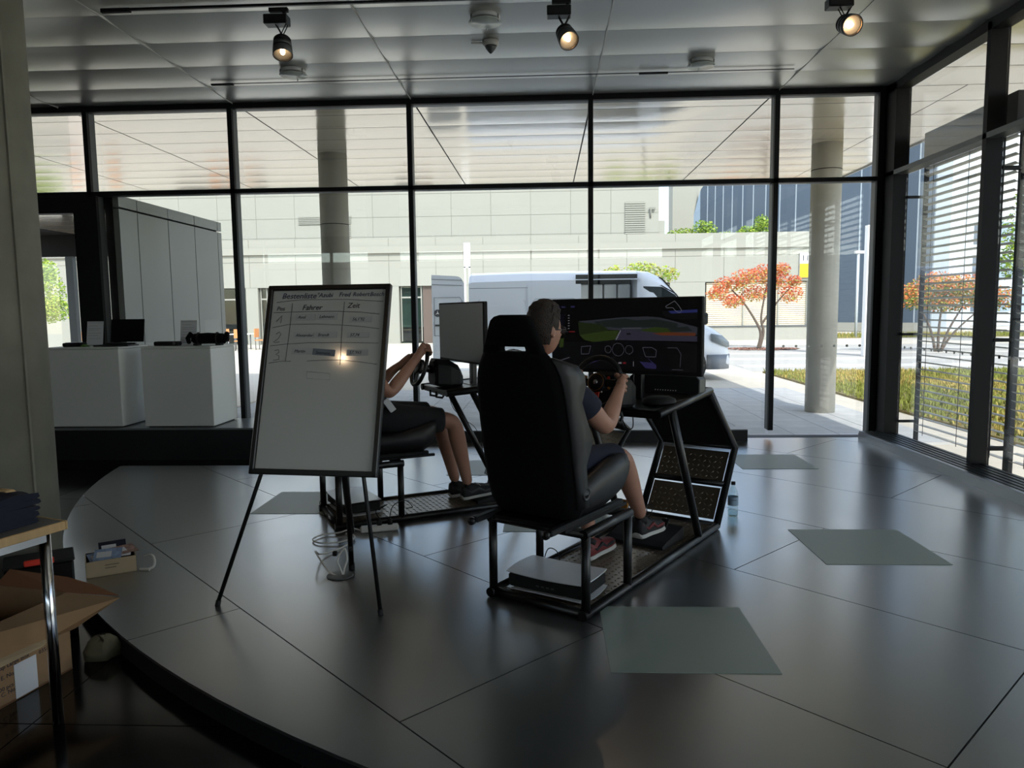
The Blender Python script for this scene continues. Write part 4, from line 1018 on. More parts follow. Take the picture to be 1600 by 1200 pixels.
person(RIG2, 'person in dark shorts behind the flip chart, arm reaching to the rear wheel',
    dict(hipc=(0, .36, .74), chest=(0, .25, 1.05), neck=(0, .22, 1.25), headb=(0, .23, 1.34), shR=(.19, .24, 1.15), shL=(-.19, .24, 1.15), elR=(.255, .40, .955), elL=(-.26, .44, .96),
         wrR=(.115, .645, 1.18), wrL=(-.19, .57, 1.10), hipR=(.10, .42, .745), hipL=(-.10, .42, .745), knR=(.13, .945, .705), knL=(-.12, .90, .735), anR=(.105, 1.07, .165), anL=(-.09, 1.04, .15)),
    ((.0, .245, 1.45), 0, -4), M_hair, M_shirtg, M_short, {'R': r2, 'L': l2},
    {'R': ((.105, 1.015, .055), (.10, 1.35, .085), M_shoe, M_shoeg, False, True), 'L': ((-.09, .985, .036), (-.085, 1.32, .06), M_shoe, M_shoeg, False, True)},
    badge=((.165, .425, .86), Matrix.Rotation(R(35), 3, 'X')), sleeve=.5)

# ================================================================ SMALL THINGS ON THE FLOOR
t = empty('water_bottle', (1.395, 5.47, 0), 0, 'clear plastic water bottle with a pale label on the floor right of the rig', 'bottle')
MB().lathe([(0, .004), (.030, 0), (.037, .008), (.038, .07), (.036, .085), (.038, .1), (.038, .16), (.030, .195), (.016, .225), (.014, .245), (0, .246)], 24).build('bottle', M_water, t)
MB().lathe([(0, .007), (.034, .006), (.035, .045), (0, .046)], 20).build('water', M_water, t)
MB().lathe([(.0385, .085), (.0387, .15)], 24, cap=False).build('label', M_label, t)
MB().lathe([(.0, .262), (.0155, .262), (.016, .24), (.0, .24)], 16).build('cap', M_matblk, t)
text('label_text', 'Fontane', .0125, M_inkb, t, (-.024, -.0395, .125), axes((1, 0, 0), (0, 0, 1), (0, -1, 0)))
# power strip with its plugs and leads
t = empty('power_strip', (-1.19, 5.065, 0), R(16), 'white multi-socket power strip on the floor behind the flip-chart legs', 'power strip')
MB().box((0, 0, .024), (.27, .058, .044), bev=.012).build('housing', M_plast, t)
for k in range(3): MB().lathe([(.018, .047), (.018, .0465), (.0, .040)], 16, (-.075+.075*k, 0, 0)).build('socket', M_consW, t)
for k in (1, 2):
    x = -.075+.075*k; p = MB().lathe([(.018, .047), (.019, .075), (.010, .09), (0, .092)], 14, (x, 0, 0)).build('plug', M_matblk, t)
t = empty('power_lead', (-1.20, 4.7, 0), 0, 'white looped power lead running from the floor socket to the power strip', 'cable')
MB().tube(smooth_path([(-.115, .325, .02), (-.18, .33, .03), (-.26, .28, .016), (-.36, .25, .012), (-.40, .14, .012), (-.32, .06, .012), (-.18, .08, .016), (-.14, .16, .02), (-.20, .25, .02), (-.12, .18, .02), (-.13, .02, .014), (-.2, -.12, .012), (-.24, -.22, .03), (-.22, -.36, .09), (-.10, -.50, .02), (-.02, -.53, -.004)], 6), .0055, 7).build('lead', M_plast, t)
t = empty('floor_socket', (-1.225, 4.178, 0), 0, 'round grey floor socket plate under the flip chart', 'floor socket')
MB().lathe([(.078, .0), (.078, .006), (.070, .008), (0, .008)], 36).build('cover_plate', M_frameg, t)
MB().lathe([(.0795, 0), (.0795, .004)], 36).build('rim_ring', M_black, t)
t = empty('cable_loop', (-1.22, 4.19, .008), 0, 'stiff white cable loop with black plugs standing in the floor socket', 'cable')
MB().tube(smooth_path([(.01, -.01, 0), (-.012, -.003, .05), (-.022, 0, .08), (-.006, .01, .125), (.02, .012, .15), (.03, .012, .12), (.032, .01, .08), (.02, 0, .04), (.012, -.008, 0)], 5), .006, 7).build('lead', M_plast, t)
MB().box((-.035, 0, .125), (.028, .022, .03), bev=.005).box((.055, .02, .145), (.026, .022, .03), bev=.005).build('plugs', M_matblk, t)
def lead(lab, pts, m=M_matblk, r=.0032):
    o = Vector(pts[0]); t = empty('thin_cable', o, 0, lab, 'cable'); MB().tube(smooth_path([Vector(p)-o for p in pts], 6), r, 6).build('lead', m, t)
L2 = lambda x, y, z: on_rig(RIG2, x, y, z)
lead('black cable arching from the power strip into the rear rig', [(-1.12, 5.085, .09), (-1.10, 5.12, .17), (-1.03, 5.2, .19), (-.99, 5.28, .12), L2(.1, .55, .045)])
lead('second black cable curling between console and power strip', [(-1.185, 5.065, .09), (-1.22, 5.1, .14), (-1.16, 5.2, .16), (-1.24, 5.28, .10), L2(.10, .35, .06)])
lead('thin black cable hanging under the rear rig desk', [L2(.1, .92, .92), L2(.12, .95, .80), L2(.10, 1.05, .70), L2(.12, 1.15, .6), L2(.05, 1.25, .3), L2(.05, 1.3, .05)], r=.0025)
L1 = lambda x, y, z: on_rig(RIG1, x, y, z)
lead('thin black cable looping under the front rig desk', [L1(.12, .86, .93), L1(.10, .90, .84), L1(.02, .98, .82), L1(-.05, 1.05, .88), L1(-.05, 1.1, .94)], r=.0035)
lead('thin black cable rising from the front console', [L1(-.20, .36, .10), L1(-.19, .40, .17), L1(-.14, .42, .15), L1(-.12, .43, .04)], r=.003)
lead('thin black cable drooping left of the rear console', [L2(-.37, .12, .10), L2(-.45, .05, .10), L2(-.46, .0, .02), L2(-.36, .03, .02)], r=.0025)

# ================================================================ TABLE, CARTON AND BOX ON THE LEFT
tw = Vector((-.35, -.94, 0)).normalized(); tn = Vector((-.94, .35, 0)).normalized()   # along the near edge, and away
T0 = Vector((-1.935, 2.80, GZ))
ta = math.atan2(tn.y, tn.x)
t = empty('side_table', T0, 0, 'table with oak edge, grey top and chrome leg at the left picture edge', 'table')
Mt = axes(tn, -tw, (0, 0, 1))
TL = 1.4; TWd = .75; TZ = .835
tc0 = tn*TWd/2+tw*TL/2
MB().box(tc0+Vector((0, 0, TZ-.014)), (TWd, TL, .024), Mt).build('table_top', M_tabtop, t)
for c, d in ((tw*TL/2+tn*-.004, (.012, TL, .036)), (tw*TL/2+tn*(TWd+.004), (.012, TL, .036)), (tn*TWd/2-tw*.004, (TWd+.02, .012, .036)), (tn*TWd/2+tw*(TL+.004), (TWd+.02, .012, .036))):
    MB().box(c+Vector((0, 0, TZ-.018)), d, Mt, bev=.004).build('edge_strip', M_oak, t)
for a, b2 in ((.05, .05), (.05, TL-.05), (TWd-.05, .05), (TWd-.05, TL-.05)):
    p = tn*a+tw*b2; MB().tube([p, p+Vector((0, 0, TZ-.04))], .021, 16).build('leg', M_steel, t)
MB().box(tn*TWd/2+tw*.05+Vector((0, 0, TZ-.055)), (TWd-.1, .04, .04), Mt).build('rail', M_steel, t)
MB().box(tn*.05+tw*TL/2+Vector((0, 0, TZ-.055)), (.04, TL-.1, .04), Mt).build('rail', M_steel, t)
rng = random.Random(5)
CL = T0+tn*.22+tw*.16+Vector((0, 0, TZ))
for k in range(5):
    lab = ['navy cotton garment at the bottom of the pile on the table', 'navy garment second from the bottom of the pile on the table', 'navy garment in the middle of the pile on the table', 'navy garment second from the top of the pile', 'navy garment lying on top of the pile on the table'][k]
    g_ = empty('folded_garment', CL+Vector((0, 0, .024*k)), ta+R(rng.uniform(-7, 7)), lab, 'clothing', 'pile of folded navy clothes')
    n = 14; V = []; F = []; rings = []
    for i in range(n+1):
        u = i/n*2-1; hw = .11*(1-.05*math.cos(i*1.7+k)); z1 = .024+.004*math.sin(i*1.3+k*2)
        rings.append([Vector((u*.15, y, z)) for y, z in ((-hw, .006), (-hw+.012, .001), (hw-.012, .001), (hw, .008), (hw-.004, z1-.006), (hw*.5, z1+.004*math.sin(i+k)), (0, z1+.003*math.cos(i*.9)), (-hw*.5, z1), (-hw+.006, z1-.005))])
    MB().loft(rings).build('cloth', M_navy, g_)
    for s in (-1, 1): MB().tube([(.155, s*.05-.05, .012), (.165, s*.05, .016), (.155, s*.05+.045, .014)], .010, 6).build('fold', M_navy, g_)
g_ = empty('gold_wrapper', CL+tn*-.02+tw*-.06+Vector((0, 0, .125)), ta, 'small pale yellow scrap on the navy clothes pile', 'scrap')
MB().loft([[Vector((x, y, z)) for y, z in ((-.02, 0), (.02, .004), (.025, .012), (-.01, .010))] for x in (-.05, -.01, .05)]).build('paper', M_oak, g_)
# open cardboard carton under the table
cw = Vector((.22, .975, 0)).normalized(); cn = Vector((-.975, .22, 0)).normalized()
K0 = Vector((-2.235, 3.215, GZ)); Hc = .37
Mc = axes(cn, cw, Vector((0, 0, 1)))
t = empty('cardboard_carton', K0, 0, 'open brown cardboard carton with printed side and white label under the table', 'carton')
Lc, Wc = .62, .42
MB().box(-cw*Lc/2+cn*.003+Vector((0, 0, Hc/2)), (.006, Lc, Hc), Mc).build('side_wall', M_cardb, t)
MB().box(-cw*Lc/2+cn*Wc+Vector((0, 0, Hc/2)), (.006, Lc, Hc), Mc).build('side_wall', M_cardin, t)
MB().box(cn*Wc/2+Vector((0, 0, Hc/2)), (Wc, .006, Hc), Mc).build('end_wall', M_cardb, t)
MB().box(cn*Wc/2-cw*Lc+Vector((0, 0, Hc/2)), (Wc, .006, Hc), Mc).build('end_wall', M_cardb, t)
MB().box(cn*Wc/2-cw*Lc/2+Vector((0, 0, .005)), (Wc, Lc, .008), Mc).build('bottom', M_cardin, t)
def flap(name, poly, m, thick=.005):
    P = [Vector(p) for p in poly]; nn = (P[1]-P[0]).cross(P[2]-P[0]).normalized()*thick; k = len(P)
    return MB().add(P+[p+nn for p in P], [list(range(k))[::-1], list(range(k, 2*k))]+[(i, (i+1) % k, k+(i+1) % k, k+i) for i in range(k)]).build(name, m, t)
Z = Vector((0, 0, Hc))
def kp(u, v, z): return cw*u+cn*v+Vector((0, 0, z))
flap('side_flap', [kp(0, 0, .37), kp(-.62, 0, .37), kp(-.62, -.08, .25), kp(-.24, -.10, .245), kp(-.13, -.175, .272), kp(.08, -.222, .335)], M_cardb)
flap('end_flap', [kp(0, 0, .372), kp(0, Wc, .372), kp(.06, .40, .43), kp(.105, .10, .40), kp(.104, -.043, .378), kp(.085, -.215, .345)], M_cardin)
flap('far_flap', [kp(-.02, Wc, .37), kp(-.02, Wc+.12, .46), kp(-Lc, Wc+.12, .46), kp(-Lc, Wc, .37)], M_cardin)
flap('tape_strip', [kp(-.62, -.078, .262), kp(-.25, -.098, .256), kp(-.215, -.118, .258), kp(-.25, -.128, .244), kp(-.62, -.11, .235)], M_cardp, .003)
MB().box(-cw*.235-cn*.002+Vector((0, 0, .082)), (.002, .108, .152), Mc).build('white_label', M_paper, t)
Mx = axes(cw, (0, 0, 1), -cn)
for txt, u, v, s in (("CARTON/GET", .36, .262, .024), ("Nr A18053525", .41, .200, .026), ("Small Cap Large Box", .43, .163, .026), ("E. No", .35, .118, .026), ("100 pcs", .375, .070, .026), ("C. No", .355, .046, .026), ("035-SE", .165, .150, .026)):
    text('print', txt, s, M_ink, t, -cw*u-cn*.0008+Vector((0, 0, v)), Mx)
t = empty('olive_bag', K0+cw*.13-cn*.055, R(20), 'crumpled olive cloth bag lying behind the carton', 'bag')
MB().loft([[Vector((.065*u*math.cos(a)*w, .05*w*math.sin(a), .0)) + Vector((.02*math.sin(3*a+h*9), 0, h)) for a in [2*PI*i/14 for i in range(14)]] for u, w, h in ((1, 1.0, .003), (1.02, 1.05, .05), (.9, .85, .09), (.6, .45, .115), (.2, .2, .12))]).build('cloth', M_bag, t)
t = empty('dark_crate', (-2.62, 3.58, GZ), R(35), 'dark crate with a red handle on the floor between carton and column', 'crate')
MB().box((0, 0, .20), (.30, .20, .40), bev=.01).build('body', M_black, t); MB().box((.0, -.108, .42), (.13, .02, .03), bev=.005).build('handle', M_red, t)
MB().box((0, 0, .407), (.31, .21, .014), bev=.004).build('lid', M_matblk, t)
# small box of brochures on the podium
t = empty('brochure_box', (-2.726, 4.105, 0), R(33), 'small beige card box with printed lines on the podium edge, full of brochures', 'box')
bw, bd, bh = .268, .20, .098
BX(0, bw, 0, .004, 0, bh).build('front_wall', M_cardp, t); BX(0, bw, bd-.004, bd, 0, bh).build('back_wall', M_matblk, t)
BX(0, .004, 0, bd, 0, bh).build('side_wall', M_cardp, t); BX(bw-.004, bw, 0, bd, 0, bh).build('side_wall', M_cardp, t); BX(0, bw, 0, bd, 0, .004).build('bottom', M_cardp, t)
for z, w in ((.064, .075), (.046, .06)): BX(.10, .10+w, -.0008, 0, z, z+.004).build('print', M_wood, t)
for k, (x, y, z, rz, m, lab, tl) in enumerate(((.09, .10, .095, 12, M_paperb, 'blue printed brochure at the left of the brochure box', 14), (.17, .10, .104, -4, M_paper, 'white brochure across the middle of the brochure box', 10), (.20, .11, .114, 18, M_paperm, 'brochure with a reddish photograph on top in the brochure box', 12), (.12, .06, .112, -10, M_paperb, 'blue and white leaflet at the front of the brochure box', 24), (.15, .165, .118, 2, M_navy, 'dark blue folder standing at the back of the brochure box', 40))):
    a = R(33); p = (-2.726+x*math.cos(a)-y*math.sin(a), 4.105+x*math.sin(a)+y*math.cos(a), z)
    q = empty('brochure', p, R(33+rz), lab, 'brochure', 'brochures in the small box')
    MB().box((0, 0, 0), (.15, .105, .004), Matrix.Rotation(R(tl), 3, 'X')).build('cover', m, q)
    MB().box((-.02, 0, .0025), (.08, .05, .0006), Matrix.Rotation(R(tl), 3, 'X')).build('print', M_paper if m is not M_paper else M_paperb, q)
t = empty('white_strap', (-2.47, 4.28, 0), 0, 'white translucent strap loop on the floor right of the brochure box', 'strap')
MB().tube(smooth_path([(-.03, .06, .06), (.02, .05, .075), (.055, .02, .055), (.06, 0, .02), (.03, -.015, .006), (-.02, -.02, .006), (.05, -.03, .006)], 6), .008, 7, flat=.4).build('band', M_plast, t)

# ================================================================ OUTSIDE
gr = empty('ground', (0, 0, 0), kind='structure')
BX(-60, 60, 9.0, 70, GZ-.3, GZ-.030).build('ground_body', M_ground, gr)
BX(4.2, 60, -20, 9.0, GZ-.3, GZ-.030).build('ground_body', M_ground, gr)
# pavers near the building, the plaza surface beyond
pv = BX(-.285, .285, -.285, .285, -.03, 0).mesh('paver', M_pave)
for i in range(18):
    for j in range(11):
        inst(pv, 'paver', gr, (-5.20+.58*i+.03, 9.35+.58*j, GZ))
b = MB()
def sheetxy(x0, x1, y0, y1, m, nm, z=0.): BX(x0, x1, y0, y1, GZ-.03, GZ+z).build(nm, m, gr)
sheetxy(-40, 5.4, 15.45, 44, M_ground, 'plaza_surface')
sheetxy(-40, -5.55, 9.05, 15.45, M_ground, 'plaza_surface')
for k in range(5): BX(-14, 5.3, 20.6+2.4*k, 21.4+2.4*k, GZ-.02, GZ+.004).build('pale_band', M_band, gr)  # pale crosswise stripes on the plaza
sheetxy(5.4, 60, 19.6, 33.5, M_road, 'road', -.01)
for k in range(4): BX(5.6, 50, 21.0+3.0*k, 21.9+3.0*k, GZ-.02, GZ-.004).build('pale_band', M_band, gr)  # pale crosswise stripes on the road
sheetxy(5.3, 60, 33.5, 44, M_ground, 'plaza_surface')
gs = BX(5.65, 60, 8.0, 19.4, GZ-.03, GZ+.01).build('lawn_soil', M_soil, gr)
BX(14, 60, 40, 46, GZ-.03, GZ+.02).build('verge_soil', M_soil, gr)
def grass(x0, x1, y0, y1, n, h, lab, seed, near=None):
    rg = random.Random(seed); V = []; F = []; mi = []
    for i in range(n):
        x, y = rg.uniform(x0, x1), rg.uniform(y0, y1)
        if near and x > near: x = x0+(x-x0)*rg.random()
        a = rg.uniform(0, PI); w = rg.uniform(.012, .03); hh = h*rg.uniform(.5, 1.2); dx, dy = math.cos(a)*w, math.sin(a)*w; lx, ly = rg.uniform(-.04, .04), rg.uniform(-.04, .04)
        o = len(V); V += [(x-dx, y-dy, GZ), (x+dx, y+dy, GZ), (x+lx, y+ly, GZ+hh)]; F.append((o, o+1, o+2)); mi.append(1 if math.sin(x*.9+1.3*math.sin(y*.8))+rg.uniform(-1, 1) > .35 else 0)
    me = D.meshes.new('grass'); me.from_pydata(V, [], F); me.materials.append(M_grass); me.materials.append(M_grass2); me.polygons.foreach_set('material_index', mi)
    o = inst(me, 'grass'); tag(o, lab, 'grass', kind='stuff')
grass(5.65, 16, 8.2, 19.4, 42000, .10, 'green and dry yellow lawn outside the right windows', 1)
grass(14.6, 34, 40, 46, 5000, .2, 'strip of dry verge in front of the blue building', 2)

def tree(x, y, lab, trunk, blobs, n, size, mats, seed, tr=.05, group=None, cat='tree'):
    rg = random.Random(seed); t = empty('tree', (x, y, GZ), 0, lab, cat, group)
    tb = MB()
    for pts, r0 in trunk: sp = smooth_path(pts, 4); tb.tube(sp, [r0*(1-.65*i/len(sp)) for i in range(len(sp))], 7)
    tb.build('trunk', M_bark, t)
    V = []; F = []; mi = []; tot = sum(bl[3] for bl in blobs)
    for bx, by, bz, br, bh in blobs:
        for i in range(int(n*br/tot)):
            d = Vector((rg.gauss(0, 1), rg.gauss(0, 1), rg.gauss(0, 1))).normalized()*(rg.random()**.45)
            p = Vector((bx+d.x*br, by+d.y*br, bz+d.z*bh)); a = Vector((rg.gauss(0, 1), rg.gauss(0, 1), rg.gauss(0, .6))).normalized(); c = a.cross(Vector((rg.gauss(0, 1), rg.gauss(0, 1), rg.gauss(0, 1)))).normalized()
            s = size*rg.uniform(.6, 1.3); o = len(V); V += [p-a*s, p+c*s*.45, p+a*s, p-c*s*.45]; F.append((o, o+1, o+2, o+3))
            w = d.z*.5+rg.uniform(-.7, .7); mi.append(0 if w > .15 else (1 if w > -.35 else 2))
    me = D.meshes.new('foliage'); me.from_pydata(V, [], F)
    for m in mats: me.materials.append(m)
    me.polygons.foreach_set('material_index', mi); inst(me, 'foliage', t); return t
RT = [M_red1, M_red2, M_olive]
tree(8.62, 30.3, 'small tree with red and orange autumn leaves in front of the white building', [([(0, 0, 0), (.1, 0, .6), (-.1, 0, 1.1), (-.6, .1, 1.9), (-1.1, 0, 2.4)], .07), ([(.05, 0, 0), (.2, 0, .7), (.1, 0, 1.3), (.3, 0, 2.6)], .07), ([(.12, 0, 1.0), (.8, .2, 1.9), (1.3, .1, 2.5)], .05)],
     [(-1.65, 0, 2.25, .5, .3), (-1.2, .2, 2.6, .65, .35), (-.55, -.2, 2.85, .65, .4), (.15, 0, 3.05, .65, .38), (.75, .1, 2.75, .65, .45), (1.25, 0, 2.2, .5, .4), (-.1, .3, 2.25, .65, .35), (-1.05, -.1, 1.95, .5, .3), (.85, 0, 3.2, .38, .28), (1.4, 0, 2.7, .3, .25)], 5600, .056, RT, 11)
t = empty('leaf_litter', (8.75, 30.3, GZ), 0, 'ring of fallen red leaves round the foot of the small autumn tree', 'leaves'); rg = random.Random(4); V = []; F = []
for i in range(500):
    a, q = rg.uniform(0, 2*PI), math.sqrt(rg.random()); x, y = 1.5*q*math.cos(a), 1.0*q*math.sin(a); s = .07; o = len(V); V += [(x-s, y-s*.4, .01), (x+s*.4, y-s, .03), (x+s, y+s*.3, .01), (x-s*.2, y+s, .03)]; F.append((o, o+1, o+2, o+3))
me = D.meshes.new('litter'); me.from_pydata(V, [], F); me.materials.append(mat('fallen_leaf', (150, 108, 92), .9)); o = inst(me, 'fallen_leaves', t); tag(o, kind='stuff')
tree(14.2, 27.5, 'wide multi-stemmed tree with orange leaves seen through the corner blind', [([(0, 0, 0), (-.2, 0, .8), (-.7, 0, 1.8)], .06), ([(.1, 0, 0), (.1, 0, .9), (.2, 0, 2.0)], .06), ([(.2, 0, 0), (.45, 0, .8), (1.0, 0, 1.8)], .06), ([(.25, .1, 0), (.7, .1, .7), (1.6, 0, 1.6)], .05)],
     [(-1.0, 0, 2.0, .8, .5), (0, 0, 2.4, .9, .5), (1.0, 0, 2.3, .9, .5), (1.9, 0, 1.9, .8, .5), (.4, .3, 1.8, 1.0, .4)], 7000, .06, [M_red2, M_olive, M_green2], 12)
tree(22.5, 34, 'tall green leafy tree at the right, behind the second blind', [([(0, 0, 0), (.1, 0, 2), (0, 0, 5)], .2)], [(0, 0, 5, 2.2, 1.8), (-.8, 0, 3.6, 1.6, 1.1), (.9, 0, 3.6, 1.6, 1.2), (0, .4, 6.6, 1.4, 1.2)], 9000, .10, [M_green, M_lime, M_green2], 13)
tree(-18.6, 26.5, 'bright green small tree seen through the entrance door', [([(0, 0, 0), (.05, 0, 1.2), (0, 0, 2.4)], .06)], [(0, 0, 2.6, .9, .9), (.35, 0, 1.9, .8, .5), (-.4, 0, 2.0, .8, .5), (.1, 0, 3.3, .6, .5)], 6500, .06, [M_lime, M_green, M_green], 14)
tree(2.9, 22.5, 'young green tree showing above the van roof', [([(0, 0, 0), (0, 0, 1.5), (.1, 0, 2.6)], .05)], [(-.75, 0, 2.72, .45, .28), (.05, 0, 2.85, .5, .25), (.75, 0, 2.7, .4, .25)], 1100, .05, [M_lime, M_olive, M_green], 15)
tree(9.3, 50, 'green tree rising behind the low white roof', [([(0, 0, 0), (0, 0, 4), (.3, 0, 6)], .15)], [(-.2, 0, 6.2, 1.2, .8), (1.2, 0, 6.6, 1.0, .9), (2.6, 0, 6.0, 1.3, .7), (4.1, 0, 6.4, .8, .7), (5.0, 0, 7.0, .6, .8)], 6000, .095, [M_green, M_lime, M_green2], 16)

# ---- white building
wbd = empty('white_building', (-5, 39, GZ), 0, 'long white panelled building across the plaza, sunlit', 'building')
def P_(x0, x1, y0, y1, z0, z1, nm, m): return BX(x0+5, x1+5, y0-39, y1-39, z0-GZ, z1-GZ).build(nm, m, wbd)
P_(-30, 14.1, 39.015, 45.8, 2.93, 5.4, 'lower_wing', M_whitej)
P_(-30, 6.95, 46.015, 56, GZ, 11.5, 'upper_block', M_whitej)
xs = [-30.74+2.5*i for i in range(18)]+[14.15]
xs = [x for x in xs if x > -28.5 and x < 14] + [14.15]; xs = [-30]+xs
for i in range(len(xs)-1):
    for z0, z1 in ((2.93, 4.27), (4.27, 4.66), (5.02, 5.46)):
        P_(xs[i]+.015, xs[i+1]-.015, 39.0, 39.08, z0+.015, z1-.015, 'facade_panel', M_white)
P_(-30, 14.2, 38.85, 39.1, 4.66, 5.02, 'cornice', M_white)
xu = [-30]+[-27.8+2.45*i for i in range(14)]+[6.98]
for i in range(len(xu)-1):
    for z0, z1 in ((4.9, 6.22), (6.22, 7.42), (7.42, 8.8), (8.8, 11.5)): P_(xu[i]+.015, xu[i+1]-.015, 46.0, 46.08, z0+.015, z1-.015, 'facade_panel', M_white)
P_(6.98, 7.35, 46.1, 52, 4.9, 6.95, 'parapet_block', M_white)
def louvre(x0, x1, z0, z1, y, n):
    l = P_(x0, x1, y-.04, y, z0, z1, 'louvre_panel', M_whitej)
    for k in range(n): z = z0+(z1-z0)*(k+.5)/n; BX(x0+5, x1+5, y-39-.09, y-39-.04, z-GZ-(z1-z0)/n*.3, z-GZ+(z1-z0)/n*.18).build('louvre_slat', M_white, l)
louvre(4.90, 6.12, 6.0, 8.08, 46.0, 16); louvre(-15.3, -12.0, 7.05, 7.55, 46.0, 5); louvre(-12.9, -12.05, 6.15, 7.0, 46.0, 7)
cam = MB().box((11.55, 6.85, 7.75), (.35, .12, .12)).tube([(11.45, 6.95, 7.2), (11.45, 6.8, 7.7)], .04, 6).build('security_camera', M_whitej, wbd)
# ground floor: piers, glazing, doors, blinds
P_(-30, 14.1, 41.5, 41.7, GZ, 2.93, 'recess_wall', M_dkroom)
for x0, x1 in ((-30, -19.5), (-16.0, -15.35), (-14.5, -7.75), (-5.8, 6.3), (6.5, 8.32), (13.6, 14.1)): P_(x0, x1, 39.0, 41.6, GZ, 2.93, 'wall_pier', M_white)
for x0, x1 in ((-19.4, -16.1), (-15.3, -14.6), (-7.7, -6.55)):
    P_(x0, x1, 39.25, 39.28, .0, 2.9, 'shop_window', M_tint); P_(x0, x1, 39.2, 39.32, 2.30, 2.38, 'window_bar', M_white)
    for q in (x0+.02, (x0+x1)/2, x1-.06): P_(q, q+.05, 39.18, 39.3, .0, 2.93, 'window_bar', M_white)
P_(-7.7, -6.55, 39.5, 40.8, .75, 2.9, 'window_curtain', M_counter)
P_(-6.5, -5.85, 39.2, 39.3, GZ, 2.93, 'brown_door', M_wood)
for x0, x1 in ((8.42, 10.3), (10.36, 12.1), (12.16, 13.55)):
    bl = P_(x0, x1, 39.22, 39.25, .62, 2.90, 'window_blind', M_blindb)
    for k in range(22): z = .65+.103*k; BX(x0+5, x1+5, .17, .22, z-GZ, z-GZ+.07).build('blind_slat', M_blindb, bl)
    P_(x1-.01, x1+.06, 39.1, 39.3, .6, 2.93, 'window_post', M_plinth)
P_(8.35, 13.6, 39.05, 39.4, GZ, .60, 'plinth', M_plinth); P_(8.35, 13.6, 39.0, 39.42, .58, .66, 'window_sill', M_frameg)
P_(6.3, 6.5, 39.3, 39.4, .6, 2.9, 'window_blind', M_blindb)
sg = P_(13.10, 14.05, 38.9, 38.98, 3.10, 4.36, 'house_number_sign', M_signw)
P_(13.10, 14.05, 38.88, 38.91, 3.10, 3.80, 'yellow_field', M_yellow)
text('house_number', '111', .42, M_ink, wbd, (13.17+5, 38.89-39, 3.95-GZ), axes((1, 0, 0), (0, 0, 1), (0, -1, 0)))

# ---- slate blue building
A_, B_ = Vector((12.31, 60, 0)), Vector((24.54, 48, 0)); dB = (B_-A_).normalized(); nB = Vector((dB.y, -dB.x, 0))
bb = empty('blue_building', (0, 0, 0), 0, 'tall slate-blue panelled building behind the white one on the right', 'building')
def along(px):
    k = (px-852)/1150; # point on the front line seen along this bearing
    s_ = (k*A_.y-A_.x)/((B_-A_).x-k*(B_-A_).y); return s_*(B_-A_).length
lines = [along(p) for p in (1088, 1099, 1110.5, 1122.5, 1136, 1151.7, 1167.5, 1186, 1207, 1231, 1258, 1290, 1327, 1368, 1412, 1437)]
lines = [round(v, 2) for v in lines]
MBb = axes(dB, -nB, (0, 0, 1))
def PB(s0, s1, d0, d1, z0, z1, nm, m, poly=None):
    if poly: return MB().prism(poly, d0, d1, axes(dB, (0, 0, 1), -nB), A_).build(nm, m, bb)
    return MB().box(A_+dB*(s0+s1)/2-nB*(d0+d1)/2+Vector((0, 0, (z0+z1)/2)), (s1-s0, abs(d1-d0), z1-z0), MBb).build(nm, m, bb)
top = lambda s: min(12.6, 10.9+(s-0)*.95) if s < 1.4 else 12.6
for i in range(len(lines)-1):
    s0, s1 = lines[i]+.05, lines[i+1]-.05
    PB(0, 0, 0, .2, 0, 0, 'cladding_panel', M_blue, [(s0, GZ), (s1, GZ), (s1, top(s1)), (s0, top(s0))])
PB(0, 0, .03, 8, 0, 0, 'building_body', M_pale, [(0.02, GZ), (lines[-1], GZ), (lines[-1], 12.5), (1.4, 12.5), (1.35, 12.1), (0.02, 10.8)])
PB(0, 0, .0, .3, 0, 0, 'slanted_facet', M_blue2, [(-1.05, GZ), (0, GZ), (0, 10.85), (-1.0, 7.6)])
PB(lines[-1]+.02, lines[-1]+.9, 0, 1.5, GZ, 12.6, 'corner_strip', M_pale)
PB(0, lines[-1], -.1, .0, GZ, .5, 'plinth', M_plinth)
w2 = empty('white_tower', (9.6, 66, GZ), 0, 'white rendered block behind the blue building, beside the strip of sky', 'building')
BX(.62, 2.62, -5.6, -5.35, 0, 13.2).build('front_wall', M_white, w2); BX(2.7, 8.0, 6.6, 9, 0, 14).build('wall', M_white, w2); BX(.61, 2.63, -5.63, -5.6, 7.6, 7.66).build('joint', M_whitej, w2)
# ---- far building at the right, red panel, mast and pylon
fb = empty('glass_office', (44, 62, GZ), 0, 'far office block with white window bands at the right behind the blinds', 'building')
BX(-16, 14, 0, 8, 0, 9.5).build('wall', M_pale, fb)
for z in (1.2, 3.9, 6.6):
    for k in range(15): BX(-15.6+1.95*k, -14.0+1.95*k, -.08, .02, z, z+1.7).build('window', M_blue2 if k % 3 else M_blue, fb)
t = empty('red_container', (19.3, 27.2, GZ), 0, 'bright red container at the right picture edge beyond the lawn', 'container')
BX(-.9, .9, -.5, .5, .12, 1.6, .04).build('body', M_red, t); BX(-.95, .95, -.55, .55, 1.6, 1.72, .03).build('lid', M_red, t)
for s in (-1, 1): BX(s*.7-.08, s*.7+.08, -.4, .4, 0, .12).build('foot', M_rubber, t)
t = empty('street_lamp', (16.9, 41.0, GZ), 0, 'slim pale street lamp in front of the blue building', 'street lamp')
MB().tube([(0, 0, 0), (0, 0, 4.55)], .07, 8).build('mast', M_pale, t); BX(-.18, .45, -.12, .12, 4.52, 4.66).build('lamp_head', M_signw, t)
t = empty('info_pylon', (10.98, 25.4, GZ), 0, 'tall white pylon sign right of the street lamp, near the corner', 'pylon')
